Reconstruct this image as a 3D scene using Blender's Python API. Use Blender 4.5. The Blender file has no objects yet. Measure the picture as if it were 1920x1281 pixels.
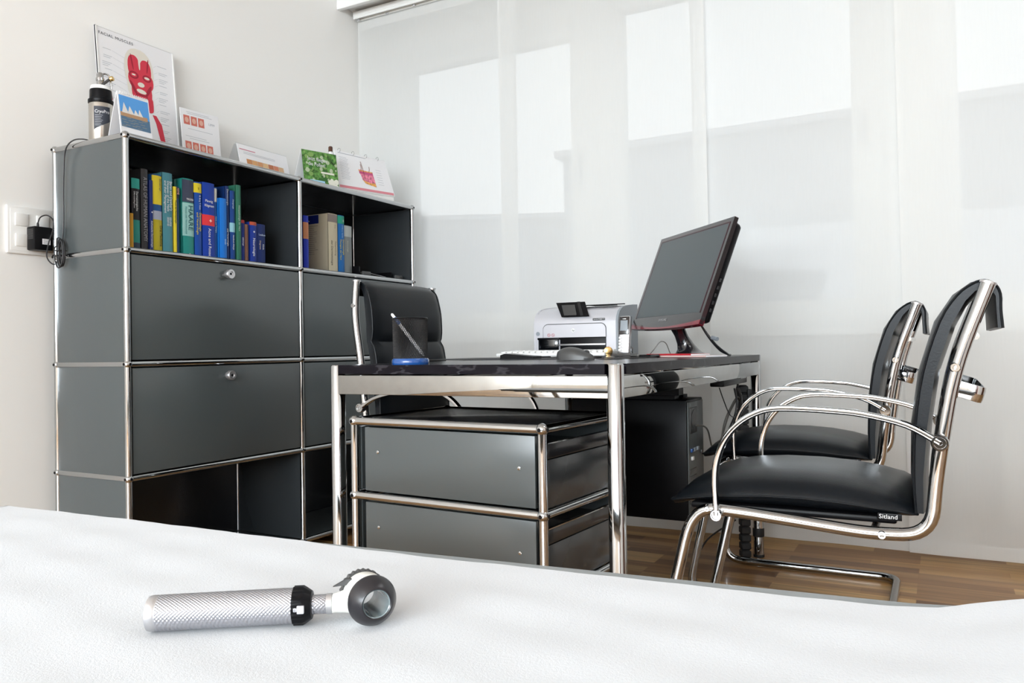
import bpy, bmesh, math, random
from mathutils import Vector, Matrix
random.seed(7)
C = bpy.context.scene.collection
SC = bpy.context.scene
pi = math.pi

# ------------------------------------------------------------------ camera, world, lights
cam_d = bpy.data.cameras.new('camera'); cam = bpy.data.objects.new('camera', cam_d); C.objects.link(cam)
YAW, PITCH, ROLL = 1.0737, 0.0097, -0.0154
_f = Vector((math.sin(YAW)*math.cos(PITCH), math.cos(YAW)*math.cos(PITCH), math.sin(PITCH)))
_r = Vector((math.cos(YAW), -math.sin(YAW), 0)); _u = _r.cross(_f)
_r2 = math.cos(ROLL)*_r + math.sin(ROLL)*_u; _u2 = -math.sin(ROLL)*_r + math.cos(ROLL)*_u
cam.matrix_world = Matrix(((_r2.x, _u2.x, -_f.x, -1.5623), (_r2.y, _u2.y, -_f.y, -2.1812), (_r2.z, _u2.z, -_f.z, 0.7739), (0, 0, 0, 1)))
cam_d.sensor_width = 36; cam_d.lens = 1484.83/1920*36; cam_d.clip_start = 0.02
SC.camera = cam
SC.view_settings.view_transform = 'Standard'; SC.view_settings.look = 'None'
SC.view_settings.gamma = 1; SC.view_settings.use_curve_mapping = False
SC.view_settings.exposure = 0.0
SC.cycles.max_bounces = 10; SC.cycles.transparent_max_bounces = 12; SC.cycles.use_denoising = True
SC.cycles.caustics_reflective = False; SC.cycles.caustics_refractive = False

W = bpy.data.worlds.new('overcast_sky'); SC.world = W; W.use_nodes = True
W.node_tree.nodes['Background'].inputs[0].default_value = (0.93, 0.97, 1.0, 1)
W.node_tree.nodes['Background'].inputs[1].default_value = 1.38

def area(name, loc, rot, sx, sy, power, col=(1, 1, 1)):
    l = bpy.data.lights.new(name, 'AREA'); l.shape = 'RECTANGLE'; l.size = sx; l.size_y = sy; l.energy = power; l.color = col
    o = bpy.data.objects.new(name, l); C.objects.link(o); o.location = loc; o.rotation_euler = rot
    return o
# fill light from two added, unseen ceiling fixtures (built below), shining down just under their diffusers
area('ceiling_lamp_light', (-3.3, -1.3, 2.655), (0, 0, 0), 1.15, 0.55, 8, (.94, 0.98, 1))
area('ceiling_lamp_light', (0.2, -2.9, 2.655), (0, 0, 0), 1.15, 0.55, 8, (.94, 0.98, 1))

# added fill light behind the camera, at an invented window in the near wall
area('window_daylight', (-6.24, -1.90, 1.68), (0, -pi/2, 0), 1.62, 4.3, 465, (.85, .935, 1))

# ------------------------------------------------------------------ materials
def mat(name, col, rough=0.5, metal=0.0, spec=0.5, coat=0.0, noise=None, bump=None, coat_rough=0.05):
    m = bpy.data.materials.new(name); m.use_nodes = True
    nt = m.node_tree; b = nt.nodes['Principled BSDF']
    b.inputs['Base Color'].default_value = (*col, 1); b.inputs['Roughness'].default_value = rough
    b.inputs['Metallic'].default_value = metal; b.inputs['Specular IOR Level'].default_value = spec
    b.inputs['Coat Weight'].default_value = coat; b.inputs['Coat Roughness'].default_value = coat_rough
    tc = nt.nodes.new('ShaderNodeTexCoord')
    if noise:
        sc, amt = noise
        n = nt.nodes.new('ShaderNodeTexNoise'); n.inputs['Scale'].default_value = sc; n.inputs['Detail'].default_value = 3
        nt.links.new(tc.outputs['Object'], n.inputs['Vector'])
        r = nt.nodes.new('ShaderNodeMapRange'); r.inputs['From Min'].default_value = .3; r.inputs['From Max'].default_value = .7
        r.inputs['To Min'].default_value = 1-amt; r.inputs['To Max'].default_value = 1+amt
        nt.links.new(n.outputs['Fac'], r.inputs['Value'])
        mx = nt.nodes.new('ShaderNodeMix'); mx.data_type = 'RGBA'; mx.blend_type = 'MULTIPLY'; mx.inputs[0].default_value = 1
        mx.inputs[6].default_value = (*col, 1); nt.links.new(r.outputs[0], mx.inputs[7]); nt.links.new(mx.outputs[2], b.inputs['Base Color'])
    if bump:
        sc, st = bump[0], bump[1]
        n = nt.nodes.new('ShaderNodeTexNoise'); n.inputs['Scale'].default_value = sc; n.inputs['Detail'].default_value = 4
        nt.links.new(tc.outputs['Object'], n.inputs['Vector'])
        bp = nt.nodes.new('ShaderNodeBump'); bp.inputs['Strength'].default_value = st; bp.inputs['Distance'].default_value = bump[2] if len(bump) > 2 else .002
        nt.links.new(n.outputs['Fac'], bp.inputs['Height']); nt.links.new(bp.outputs[0], b.inputs['Normal'])
    return m
M = {}
M['wall'] = mat('wall_paint', (.885, .878, .855), .9, bump=(60, .08))
M['ceiling'] = mat('ceiling_paint', (.86, .86, .85), .9, bump=(60, .05))
M['white'] = mat('white_plastic', (.80, .80, .79), .35)
M['white_lacquer'] = mat('white_lacquer', (.82, .82, .80), .4)
M['chrome'] = mat('chrome', (.46, .468, .475), .05, 1.0, noise=(4, .02))
M['chrome_rail'] = mat('polished_rail', (.37, .37, .36), .035, 1.0, noise=(25, .06), bump=(3, .03, .003))
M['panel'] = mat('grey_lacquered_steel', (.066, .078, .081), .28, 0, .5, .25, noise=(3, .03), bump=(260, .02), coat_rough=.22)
M['panel_dark'] = mat('dark_lacquered_steel', (.012, .012, .014), .22, 0, .5, .2, noise=(3, .03), coat_rough=.08)  # same lacquer as the grey panels, deep interior shade put into its colour
M['panel_in'] = mat('inner_lacquered_steel', (.030, .034, .037), .26, 0, .5, .25, noise=(3, .03), coat_rough=.15)  # the grey lacquer again, darkened to paint in the shade of the compartments
M['desk_top'] = None
M['leather'] = mat('black_leather', (.006, .0075, .0095), .32, 0, .17, 0.0, noise=(6, .15), bump=(260, .10), coat_rough=.4)
M['black'] = mat('black_plastic', (.005, .005, .006), .32, 0, .13, noise=(30, .1))
M['black_gloss'] = mat('glossy_black_plastic', (.010, .009, .011), .07, 0, .5, .5)
M['rubber'] = mat('black_rubber', (.010, .010, .011), .6)
M['cable'] = mat('cable_rubber', (.015, .015, .017), .38)
M['cable_grey'] = mat('grey_cable_rubber', (.10, .095, .085), .4)
M['paper'] = mat('white_paper', (.82, .82, .84), .7)
M['ink'] = mat('dark_ink', (.03, .035, .05), .6)
M['ink_grey'] = mat('grey_ink', (.42, .44, .48), .6)
M['ink_white'] = mat('white_ink', (.75, .76, .78), .6)
M['alu'] = mat('brushed_aluminium', (.62, .62, .64), .32, .9, noise=(60, .05))
M['steel'] = mat('satin_steel', (.55, .52, .48), .25, 1.0)
M['brass'] = mat('brass', (.70, .48, .20), .25, 1.0)
M['acrylic'] = None
M['grey_vinyl'] = mat('grey_vinyl', (.34, .37, .385), .55, 0, .2, noise=(20, .05), bump=(300, .1))
M['silver'] = mat('silver_plastic', (.56, .56, .60), .32, .25)
M['grey_plastic'] = mat('grey_plastic', (.26, .29, .32), .4)
M['dark_grey'] = mat('dark_grey_plastic', (.055, .055, .055), .38)
M['screen'] = mat('matt_screen', (.055, .072, .078), .32, 0, .5)
M['bezel'] = mat('bezel_gloss', (.020, .018, .020), .09, 0, .5, .6)
M['crimson'] = mat('crimson_gloss', (.20, .008, .022), .10, 0, .5, .6)
M['blue_plastic'] = mat('blue_gloss_plastic', (.012, .075, .28), .12, 0, .5, .4)
M['red'] = mat('red_lacquer', (.42, .012, .03), .4)
M['radiator'] = mat('radiator_enamel', (.78, .78, .75), .4)
M['facade'] = mat('rendered_facade', (.36, .37, .40), .9, noise=(.4, .03))
M['ground'] = mat('pavement', (.50, .50, .48), .9, noise=(1, .1))
M['dark_zinc'] = mat('zinc_roof_edge', (.42, .43, .46), .7)

def col_mat(name, c, rough=.45, noise=None):
    k = 'c_' + name
    if k not in M: M[k] = mat(name, c, rough, 0, .22, noise=noise)
    return M[k]

def glass_mat(name, tint=(1, 1, 1), refl=.10):
    m = bpy.data.materials.new(name); m.use_nodes = True; nt = m.node_tree; nt.nodes.clear()
    o = nt.nodes.new('ShaderNodeOutputMaterial'); mx = nt.nodes.new('ShaderNodeMixShader'); t = nt.nodes.new('ShaderNodeBsdfTransparent')
    g = nt.nodes.new('ShaderNodeBsdfGlossy'); g.inputs['Roughness'].default_value = .02; t.inputs[0].default_value = (*tint, 1)
    mx.inputs[0].default_value = refl; nt.links.new(t.outputs[0], mx.inputs[1]); nt.links.new(g.outputs[0], mx.inputs[2])
    nt.links.new(mx.outputs[0], o.inputs[0]); return m
M['glass'] = glass_mat('window_glass', (.97, .98, .98), .05)
M['acrylic'] = glass_mat('clear_acrylic', (.95, .96, .97), .07)
M['smoked'] = glass_mat('smoked_acrylic', (.18, .19, .21), .08)

def fabric_mat():
    m = bpy.data.materials.new('sheer_curtain_fabric'); m.use_nodes = True; nt = m.node_tree; nt.nodes.clear(); N = nt.nodes.new; L = nt.links.new
    o = N('ShaderNodeOutputMaterial'); t = N('ShaderNodeBsdfTransparent'); d = N('ShaderNodeBsdfDiffuse'); tr = N('ShaderNodeBsdfTranslucent')
    d.inputs[0].default_value = (.90, .90, .885, 1); tr.inputs[0].default_value = (.88, .885, .88, 1)
    m1 = N('ShaderNodeMixShader'); m1.inputs[0].default_value = .52; L(d.outputs[0], m1.inputs[1]); L(tr.outputs[0], m1.inputs[2])
    m2 = N('ShaderNodeMixShader'); L(t.outputs[0], m2.inputs[1]); L(m1.outputs[0], m2.inputs[2])
    tc = N('ShaderNodeTexCoord'); mp = N('ShaderNodeMapping'); mp.inputs['Scale'].default_value = (1, 40, 3)
    n = N('ShaderNodeTexNoise'); n.inputs['Scale'].default_value = 4; L(tc.outputs['Object'], mp.inputs[0]); L(mp.outputs[0], n.inputs[0])
    r = N('ShaderNodeMapRange'); r.inputs['To Min'].default_value = .80; r.inputs['To Max'].default_value = .83; L(n.outputs['Fac'], r.inputs['Value'])
    L(r.outputs[0], m2.inputs[0]); L(m2.outputs[0], o.inputs[0]); return m
M['sheer'] = fabric_mat()

def wood_floor():
    m = bpy.data.materials.new('strip_parquet'); m.use_nodes = True; nt = m.node_tree; N = nt.nodes.new; L = nt.links.new; b = nt.nodes['Principled BSDF']
    tc = N('ShaderNodeTexCoord'); mp = N('ShaderNodeMapping'); mp.inputs['Rotation'].default_value = (0, 0, pi/2)
    L(tc.outputs['Object'], mp.inputs[0])
    br = N('ShaderNodeTexBrick'); br.inputs['Scale'].default_value = 1; br.inputs['Brick Width'].default_value = .42; br.inputs['Row Height'].default_value = .062
    br.inputs['Mortar Size'].default_value = .0008; br.inputs['Color1'].default_value = (0, 0, 0, 1); br.inputs['Color2'].default_value = (1, 1, 1, 1)
    br.inputs['Mortar'].default_value = (.3, .3, .3, 1); br.offset = .37; br.offset_frequency = 3; L(mp.outputs[0], br.inputs['Vector'])
    rp = N('ShaderNodeValToRGB'); e = rp.color_ramp.elements
    e[0].position = 0; e[0].color = (.17, .070, .022, 1); e[1].position = 1; e[1].color = (.62, .37, .145, 1)
    for p, c in ((.25, (.32, .155, .055, 1)), (.5, (.41, .215, .080, 1)), (.75, (.50, .28, .105, 1))):
        x = e.new(p); x.color = c
    L(br.outputs['Color'], rp.inputs[0])
    mp2 = N('ShaderNodeMapping'); mp2.inputs['Scale'].default_value = (60, 2.2, 1); L(tc.outputs['Object'], mp2.inputs[0])
    n = N('ShaderNodeTexNoise'); n.inputs['Scale'].default_value = 1; n.inputs['Detail'].default_value = 5; n.inputs['Distortion'].default_value = .6; L(mp2.outputs[0], n.inputs[0])
    r = N('ShaderNodeMapRange'); r.inputs['From Min'].default_value = .3; r.inputs['From Max'].default_value = .7; r.inputs['To Min'].default_value = .68; r.inputs['To Max'].default_value = 1.18; L(n.outputs['Fac'], r.inputs['Value'])
    mx = N('ShaderNodeMix'); mx.data_type = 'RGBA'; mx.blend_type = 'MULTIPLY'; mx.inputs[0].default_value = 1; L(rp.outputs[0], mx.inputs[6]); L(r.outputs[0], mx.inputs[7])
    L(mx.outputs[2], b.inputs['Base Color']); b.inputs['Roughness'].default_value = .33; b.inputs['Coat Weight'].default_value = .2; return m
M['floor'] = wood_floor()

def desk_top_mat():
    m = bpy.data.materials.new('black_ash_veneer'); m.use_nodes = True; nt = m.node_tree; N = nt.nodes.new; L = nt.links.new; b = nt.nodes['Principled BSDF']
    tc = N('ShaderNodeTexCoord'); mp = N('ShaderNodeMapping'); mp.inputs['Scale'].default_value = (3, 7, 22); mp.inputs['Rotation'].default_value = (.5, 0, .2); L(tc.outputs['Object'], mp.inputs[0])
    w = N('ShaderNodeTexWave'); w.inputs['Scale'].default_value = 1.1; w.inputs['Distortion'].default_value = 9; w.inputs['Detail'].default_value = 3; w.inputs['Detail Scale'].default_value = 1.4
    L(mp.outputs[0], w.inputs[0]); rp = N('ShaderNodeValToRGB'); e = rp.color_ramp.elements
    e[0].position = .90; e[0].color = (.005, .004, .007, 1); e[1].position = 1; e[1].color = (.030, .028, .034, 1)
    L(w.outputs['Fac'], rp.inputs[0]); L(rp.outputs[0], b.inputs['Base Color']); b.inputs['Roughness'].default_value = .22; b.inputs['Specular IOR Level'].default_value = .10; return m
M['desk_top'] = desk_top_mat()

def terry_mat():
    m = mat('white_terry_cloth', (.60, .615, .64), .95, 0, .1)
    nt = m.node_tree; b = nt.nodes['Principled BSDF']; N = nt.nodes.new; L = nt.links.new; tc = N('ShaderNodeTexCoord')
    n1 = N('ShaderNodeTexNoise'); n1.inputs['Scale'].default_value = 1000; n1.inputs['Detail'].default_value = 3; L(tc.outputs['Object'], n1.inputs[0])
    n2 = N('ShaderNodeTexNoise'); n2.inputs['Scale'].default_value = 420; n2.inputs['Detail'].default_value = 4; L(tc.outputs['Object'], n2.inputs[0])
    a = N('ShaderNodeMath'); a.operation = 'ADD'; L(n1.outputs['Fac'], a.inputs[0]); L(n2.outputs['Fac'], a.inputs[1])
    bp = N('ShaderNodeBump'); bp.inputs['Strength'].default_value = .42; bp.inputs['Distance'].default_value = .0006; L(a.outputs[0], bp.inputs['Height']); L(bp.outputs[0], b.inputs['Normal'])
    b.inputs['Sheen Weight'].default_value = .15
    return m
M['terry'] = terry_mat()

# ------------------------------------------------------------------ mesh helpers
class MB:
    def __init__(s): s.v = []; s.f = []; s.m = []; s.cur = 0
    def add(s, vs, fs):
        o = len(s.v); s.v += [tuple(x) for x in vs]; s.f += [tuple(i+o for i in f) for f in fs]; s.m += [s.cur]*len(fs); return s
    def box(s, c, d, R=None, bev=0, seg=2):
        bm = bmesh.new(); bmesh.ops.create_cube(bm, size=1)
        for v in bm.verts: v.co = Vector((v.co.x*d[0], v.co.y*d[1], v.co.z*d[2]))
        if bev > 0: bmesh.ops.bevel(bm, geom=bm.edges[:], offset=min(bev, min(d)*.49), segments=seg, affect='EDGES', profile=.5)
        bm.verts.index_update(); c = Vector(c)
        vs = [(R @ v.co if R else v.co) + c for v in bm.verts]; fs = [[v.index for v in f.verts] for f in bm.faces]; bm.free()
        return s.add(vs, fs)
    def tube(s, pts, r, n=14, closed=False, flat=None, up=None):
        pts = [Vector(p) for p in pts]; k = len(pts); rr = r if isinstance(r, (list, tuple)) else [r]*k
        T = []
        for i in range(k):
            a = pts[(i-1) % k] if closed or i > 0 else pts[i]; b = pts[(i+1) % k] if closed or i < k-1 else pts[i]
            T.append((b-a).normalized())
        t0 = T[0]; nrm = Vector(up) if up else (Vector((0, 0, 1)) if abs(t0.z) < .9 else Vector((1, 0, 0)))
        nrm = (nrm - t0*nrm.dot(t0)).normalized(); vs = []
        for i in range(k):
            t = T[i]
            nrm = (nrm - t*nrm.dot(t)).normalized(); bn = t.cross(nrm)
            for j in range(n):
                a = 2*pi*j/n; ca, sa = math.cos(a), math.sin(a)
                if flat:
                    p = 3.5; w = (abs(ca)**p + abs(sa)**p)**(-1/p); ca *= w*flat[0]; sa *= w*flat[1]
                    vs.append(pts[i] + nrm*ca + bn*sa)
                else: vs.append(pts[i] + (nrm*ca + bn*sa)*rr[i])
        fs = []
        for i in range(k if closed else k-1):
            for j in range(n):
                i2 = (i+1) % k; fs.append((i*n+j, i*n+(j+1) % n, i2*n+(j+1) % n, i2*n+j))
        if not closed: fs.append(tuple(range(n))[::-1]); fs.append(tuple((k-1)*n+j for j in range(n)))
        return s.add(vs, fs)
    def cyl(s, p0, p1, r, n=20, r1=None):
        return s.tube([p0, p1], [r, r if r1 is None else r1], n)
    def lathe(s, prof, c=(0, 0, 0), axis=(0, 0, 1), n=32, ridges=None):
        ax = Vector(axis).normalized(); x = ax.orthogonal().normalized(); y = ax.cross(x); c = Vector(c); vs = []; fs = []
        for q, (r, z) in enumerate(prof):
            for j in range(n):
                a = 2*pi*j/n; rr = r
                if ridges and q in ridges[2]: rr = r + ridges[1]*(.5+.5*math.cos(a*ridges[0]))
                vs.append(c + ax*z + (x*math.cos(a) + y*math.sin(a))*rr)
        k = len(prof)
        for i in range(k-1):
            for j in range(n): fs.append((i*n+j, i*n+(j+1) % n, (i+1)*n+(j+1) % n, (i+1)*n+j))
        if prof[0][0] > 1e-6: fs.append(tuple(range(n))[::-1])
        if prof[-1][0] > 1e-6: fs.append(tuple((k-1)*n+j for j in range(n)))
        return s.add(vs, fs)
    def ring(s, prof, c=(0, 0, 0), axis=(0, 0, 1), n=40):   # closed profile swept round the axis (annular solids)
        ax = Vector(axis).normalized(); x = ax.orthogonal().normalized(); y = ax.cross(x); c = Vector(c); k = len(prof)
        vs = [c + ax*z + (x*math.cos(2*pi*j/n) + y*math.sin(2*pi*j/n))*r for r, z in prof for j in range(n)]
        fs = [(i*n+j, i*n+(j+1) % n, ((i+1) % k)*n+(j+1) % n, ((i+1) % k)*n+j) for i in range(k) for j in range(n)]
        return s.add(vs, fs)
    def sphere(s, c, r, n=16):
        prof = [(r*math.sin(pi*i/(n//2)), -r*math.cos(pi*i/(n//2))) for i in range(n//2+1)]
        prof[0] = (1e-5, -r); prof[-1] = (1e-5, r); return s.lathe(prof, c, (0, 0, 1), n)
    def prism(s, poly, o, xd, yd, depth):
        o = Vector(o); xd = Vector(xd).normalized(); yd = Vector(yd).normalized(); nn = xd.cross(yd); k = len(poly)
        a = [o + xd*p[0] + yd*p[1] for p in poly]; b = [p + nn*depth for p in a]
        fs = [tuple(range(k))[::-1], tuple(range(k, 2*k))] + [(i, (i+1) % k, k+(i+1) % k, k+i) for i in range(k)]
        return s.add(a+b, fs)
    def quad(s, a, b, c, d): return s.add([a, b, c, d], [(0, 1, 2, 3)])
    def slab(s, a, b, c, d, t):        # thin sheet with corners a b c d and thickness t behind it
        a, b, c, d = map(Vector, (a, b, c, d)); n = (b-a).cross(d-a).normalized()*-t
        v = [a, b, c, d, a+n, b+n, c+n, d+n]
        return s.add(v, [(0, 1, 2, 3), (7, 6, 5, 4), (0, 4, 5, 1), (1, 5, 6, 2), (2, 6, 7, 3), (3, 7, 4, 0)])
    def loft(s, rows, closed=False, caps=True):
        k = len(rows); n = len(rows[0]); vs = [p for r in rows for p in r]; fs = []
        for i in range(k-1):
            for j in range(n if closed else n-1):
                fs.append((i*n+j, i*n+(j+1) % n, (i+1)*n+(j+1) % n, (i+1)*n+j))
        if closed and caps: fs.append(tuple(range(n))[::-1]); fs.append(tuple((k-1)*n+j for j in range(n)))
        return s.add(vs, fs)
    def build(s, name, mats, parent=None, smooth=40, loc=None):
        me = bpy.data.meshes.new(name); me.from_pydata([tuple(v) for v in s.v], [], s.f)
        if not isinstance(mats, (list, tuple)): mats = [mats]
        for m in mats: me.materials.append(m)
        me.polygons.foreach_set('material_index', s.m)
        bm = bmesh.new(); bm.from_mesh(me); bmesh.ops.recalc_face_normals(bm, faces=bm.faces[:]); bm.to_mesh(me); bm.free()
        if smooth:
            me.shade_smooth(); me.set_sharp_from_angle(angle=math.radians(smooth))
        o = bpy.data.objects.new(name, me); C.objects.link(o)
        if parent: o.parent = parent
        if loc: o.location = loc
        return o

def tag(o, label=None, cat=None, group=None, kind=None):
    if label: o['label'] = label
    if cat: o['category'] = cat
    if group: o['group'] = group
    if kind: o['kind'] = kind
    return o
def thing(name, label, cat, loc=(0, 0, 0), rz=0, group=None):
    o = bpy.data.objects.new(name, None); C.objects.link(o); o.location = loc; o.rotation_euler = (0, 0, rz); o.empty_display_size = .05
    return tag(o, label, cat, group)
def copy_tree(o, parent=None):
    c = o.copy(); C.objects.link(c); c.parent = parent
    for ch in list(o.children): copy_tree(ch, c)
    return c
def struct(o): return tag(o, kind='structure')

def rounded(pts, rad, n=6):
    """polyline with its corners replaced by arcs (quadratic blends)"""
    pts = [Vector(p) for p in pts]; out = [pts[0]]
    for i in range(1, len(pts)-1):
        r = rad[i] if isinstance(rad, (list, tuple)) else rad
        a, b, c = pts[i-1], pts[i], pts[i+1]
        la, lc = (a-b).length, (c-b).length; ra = min(r, la*.49); rc = min(r, lc*.49)
        p0 = b + (a-b).normalized()*ra; p1 = b + (c-b).normalized()*rc
        if r <= 0: out.append(b); continue
        for k in range(n+1):
            t = k/n; out.append(p0*(1-t)**2 + b*2*t*(1-t) + p1*t*t)
    out.append(pts[-1]); return out
def smooth_path(pts, sub=6):
    p = [Vector(x) for x in pts]; q = [p[0]*2-p[1]] + p + [p[-1]*2-p[-2]]; out = []
    for i in range(1, len(q)-2):
        a, b, c, d = q[i-1], q[i], q[i+1], q[i+2]
        for k in range(sub):
            t = k/sub; out.append(.5*((2*b) + (c-a)*t + (2*a-5*b+4*c-d)*t*t + (3*b-a-3*c+d)*t**3))
    out.append(p[-1]); return out
def text(name, body, size, m, parent, o, xd, yd, ext=.0003, align='LEFT', sx=1.0, spacing=1.0, line=1.0):
    cu = bpy.data.curves.new(name, 'FONT'); cu.body = body; cu.size = size; cu.extrude = ext; cu.align_x = align; cu.space_character = spacing; cu.space_line = line
    cu.resolution_u = 2
    to = bpy.data.objects.new(name, cu); C.objects.link(to); bpy.context.view_layer.update()
    me = bpy.data.meshes.new_from_object(to.evaluated_get(bpy.context.evaluated_depsgraph_get()))
    bpy.data.objects.remove(to); bpy.data.curves.remove(cu)
    xd = Vector(xd).normalized(); yd = Vector(yd).normalized(); n = xd.cross(yd); o = Vector(o)
    for v in me.vertices: v.co = o + xd*v.co.x*sx + yd*v.co.y + n*(v.co.z+ext)
    me.materials.clear(); me.materials.append(m)
    ob = bpy.data.objects.new(name, me); C.objects.link(ob)
    if parent: ob.parent = parent
    return ob

#@@SHELL
# ------------------------------------------------------------------ room shell
X0, X1, Y0, Y1, ZC = -6.2, 1.86, -4.3, .42, 2.70
struct(MB().box(((X0+X1)/2, (Y0+Y1)/2, -.05), (X1-X0+.4, Y1-Y0+.2, .1)).build('floor', M['floor']))
struct(MB().box(((X0+X1)/2, (Y0+Y1)/2, ZC+.05), (X1-X0+.4, Y1-Y0+.2, .1)).build('ceiling', M['ceiling']))
struct(MB().box(((X0+X1)/2, Y1+.06, ZC/2), (X1-X0+.4, .12, ZC)).build('wall_left', M['wall']))
struct(MB().box(((X0+X1)/2, Y0-.06, ZC/2), (X1-X0+.4, .12, ZC)).build('wall_right', M['wall']))
w = MB(); w.box((X0-.06, (Y0+Y1)/2, .43), (.12, Y1-Y0, .86)); w.box((X0-.06, (Y0+Y1)/2, 2.60), (.12, Y1-Y0, .20))
w.box((X0-.06, (Y0-4.11)/2, 1.68), (.12, -4.11-Y0, 1.64)); w.box((X0-.06, (Y1+.31)/2, 1.68), (.12, Y1-.31, 1.64))
struct(w.build('wall_near', M['wall'], smooth=None))
w = MB().box((X0-.06, -4.08, 1.68), (.06, .06, 1.64)).box((X0-.06, .28, 1.68), (.06, .06, 1.64)).box((X0-.06, -1.9, .89), (.06, 4.3, .06)).box((X0-.06, -1.9, 2.47), (.06, 4.3, .06))
w = struct(w.build('window_4', M['white_lacquer'])); MB().box((X0-.08, -1.9, 1.68), (.006, 4.3, 1.54)).build('pane', M['glass'], w)  # unseen window, added to hold the fill light
# window wall: openings (y0, y1, z0, z1) of the three windows
WIN = [(-.80, .36, .84, 2.32), (-2.00, -.80-.05, .84, 2.42), (-3.60, -2.06, .84, 2.42)]
w = MB(); WX = X1+.11
def wbox(y0, y1, z0, z1): w.box((WX, (y0+y1)/2, (z0+z1)/2), (.22, y1-y0, z1-z0))
wbox(Y0, Y1, 0, .84); wbox(Y0, Y1, 2.42, ZC); wbox(WIN[0][1], Y1, .84, 2.42); wbox(WIN[0][0], WIN[0][1], 2.32, 2.42)
wbox(WIN[1][1], WIN[0][0], .84, 2.42); wbox(WIN[2][1], WIN[1][0], .84, 2.42); wbox(Y0, WIN[2][0], .84, 2.42)
struct(w.build('wall_far', M['wall'], smooth=None))
# glass rectangles as the photo shows them through the curtain
GL = [(-.665, .247, .955, 2.24), (-1.882, -.925, .955, 2.31), (-3.45, -2.17, .955, 2.31)]
for i, ((y0, y1, z0, z1), (g0, g1, h0, h1)) in enumerate(zip(WIN, GL)):
    x = X1+.02; fr = MB()
    fr.box((x, (y0+g0)/2, (z0+z1)/2), (.07, g0-y0, z1-z0), bev=.004); fr.box((x, (g1+y1)/2, (z0+z1)/2), (.07, y1-g1, z1-z0), bev=.004)
    fr.box((x, (g0+g1)/2, (z0+h0)/2), (.07, g1-g0, h0-z0), bev=.004); fr.box((x, (g0+g1)/2, (h1+z1)/2), (.07, g1-g0, z1-h1), bev=.004)
    wo = struct(fr.build('window_%d' % (i+1), M['white_lacquer']))
    MB().box((x, (g0+g1)/2, (h0+h1)/2), (.006, g1-g0+.01, h1-h0+.01)).build('pane', M['glass'], wo)
    s = MB(); s.tube([(x-.05, g0-.04, 1.55), (x-.05, g0-.04, 1.68)], .009, 10); s.box((x-.035, g0-.04, 1.60), (.03, .025, .06), bev=.003)
    s.build('window_handle', M['alu'], wo)
struct(MB().box((X1-.06, -1.95, .825), (.18, 4.3, .03), bev=.004).build('trim_1', M['white_lacquer']))       # window sill board
struct(MB().box((1.62, (Y0+Y1)/2, 2.60), (.48-.22, Y1-Y0, .20)).box((1.4775, (Y0+Y1)/2, 2.592), (.025, Y1-Y0, .25), bev=.003).build('trim_2', M['ceiling']))  # lowered pelmet along the window wall
struct(MB().box(((X0+.0)/2-.05, Y1-.008, .035), (abs(X0)-.1, .016, .07), bev=.003).build('baseboard_left', M['white_lacquer']))
struct(MB().box((X1-.008, -1.95, .035), (.016, 4.6, .07), bev=.003).build('baseboard_far', M['white_lacquer']))
# unseen doors, added in the right wall for dark streaks in the chrome; red frames for its red strip
M['door_wood'] = mat('dark_door_wood', (.10, .055, .030), .4, noise=(3, .2))
for k, dx in enumerate((-2.9, .35)):
    dr = MB().box((dx, Y0+.02, 1.03), (.90, .04, 2.06), bev=.003).build('door_%d' % (k+1), M['door_wood']); struct(dr)
    MB().tube(rounded([(dx-.36, Y0+.04, 1.03), (dx-.36, Y0+.09, 1.03), (dx-.24, Y0+.09, 1.03)], .02), .009, 10).build('door_handle', M['alu'], dr)
    tr = MB().box((dx-.485, Y0+.03, 1.05), (.07, .06, 2.10)).box((dx+.485, Y0+.03, 1.05), (.07, .06, 2.10)).box((dx, Y0+.03, 2.135), (1.04, .06, .07)); struct(tr.build('trim_%d' % (k+3), M['red']))
# curtain rail
cr = thing('curtain_rail', 'white metal curtain track under the lowered ceiling edge by the windows', 'curtain rail', (1.60, 0, 2.45))
MB().box((0, -1.95, .025), (.07, 4.7, .024), bev=.002).box((-.030, -1.95, .008), (.006, 4.7, .014)).box((0, -1.95, .008), (.006, 4.7, .014)).build('track', M['white_lacquer'], cr)
for i in range(26): MB().box((-.016 + .012*(i % 2), .38-i*.17, .001), (.008, .014, .010), bev=.002).build('glider', M['alu'], cr)
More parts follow.
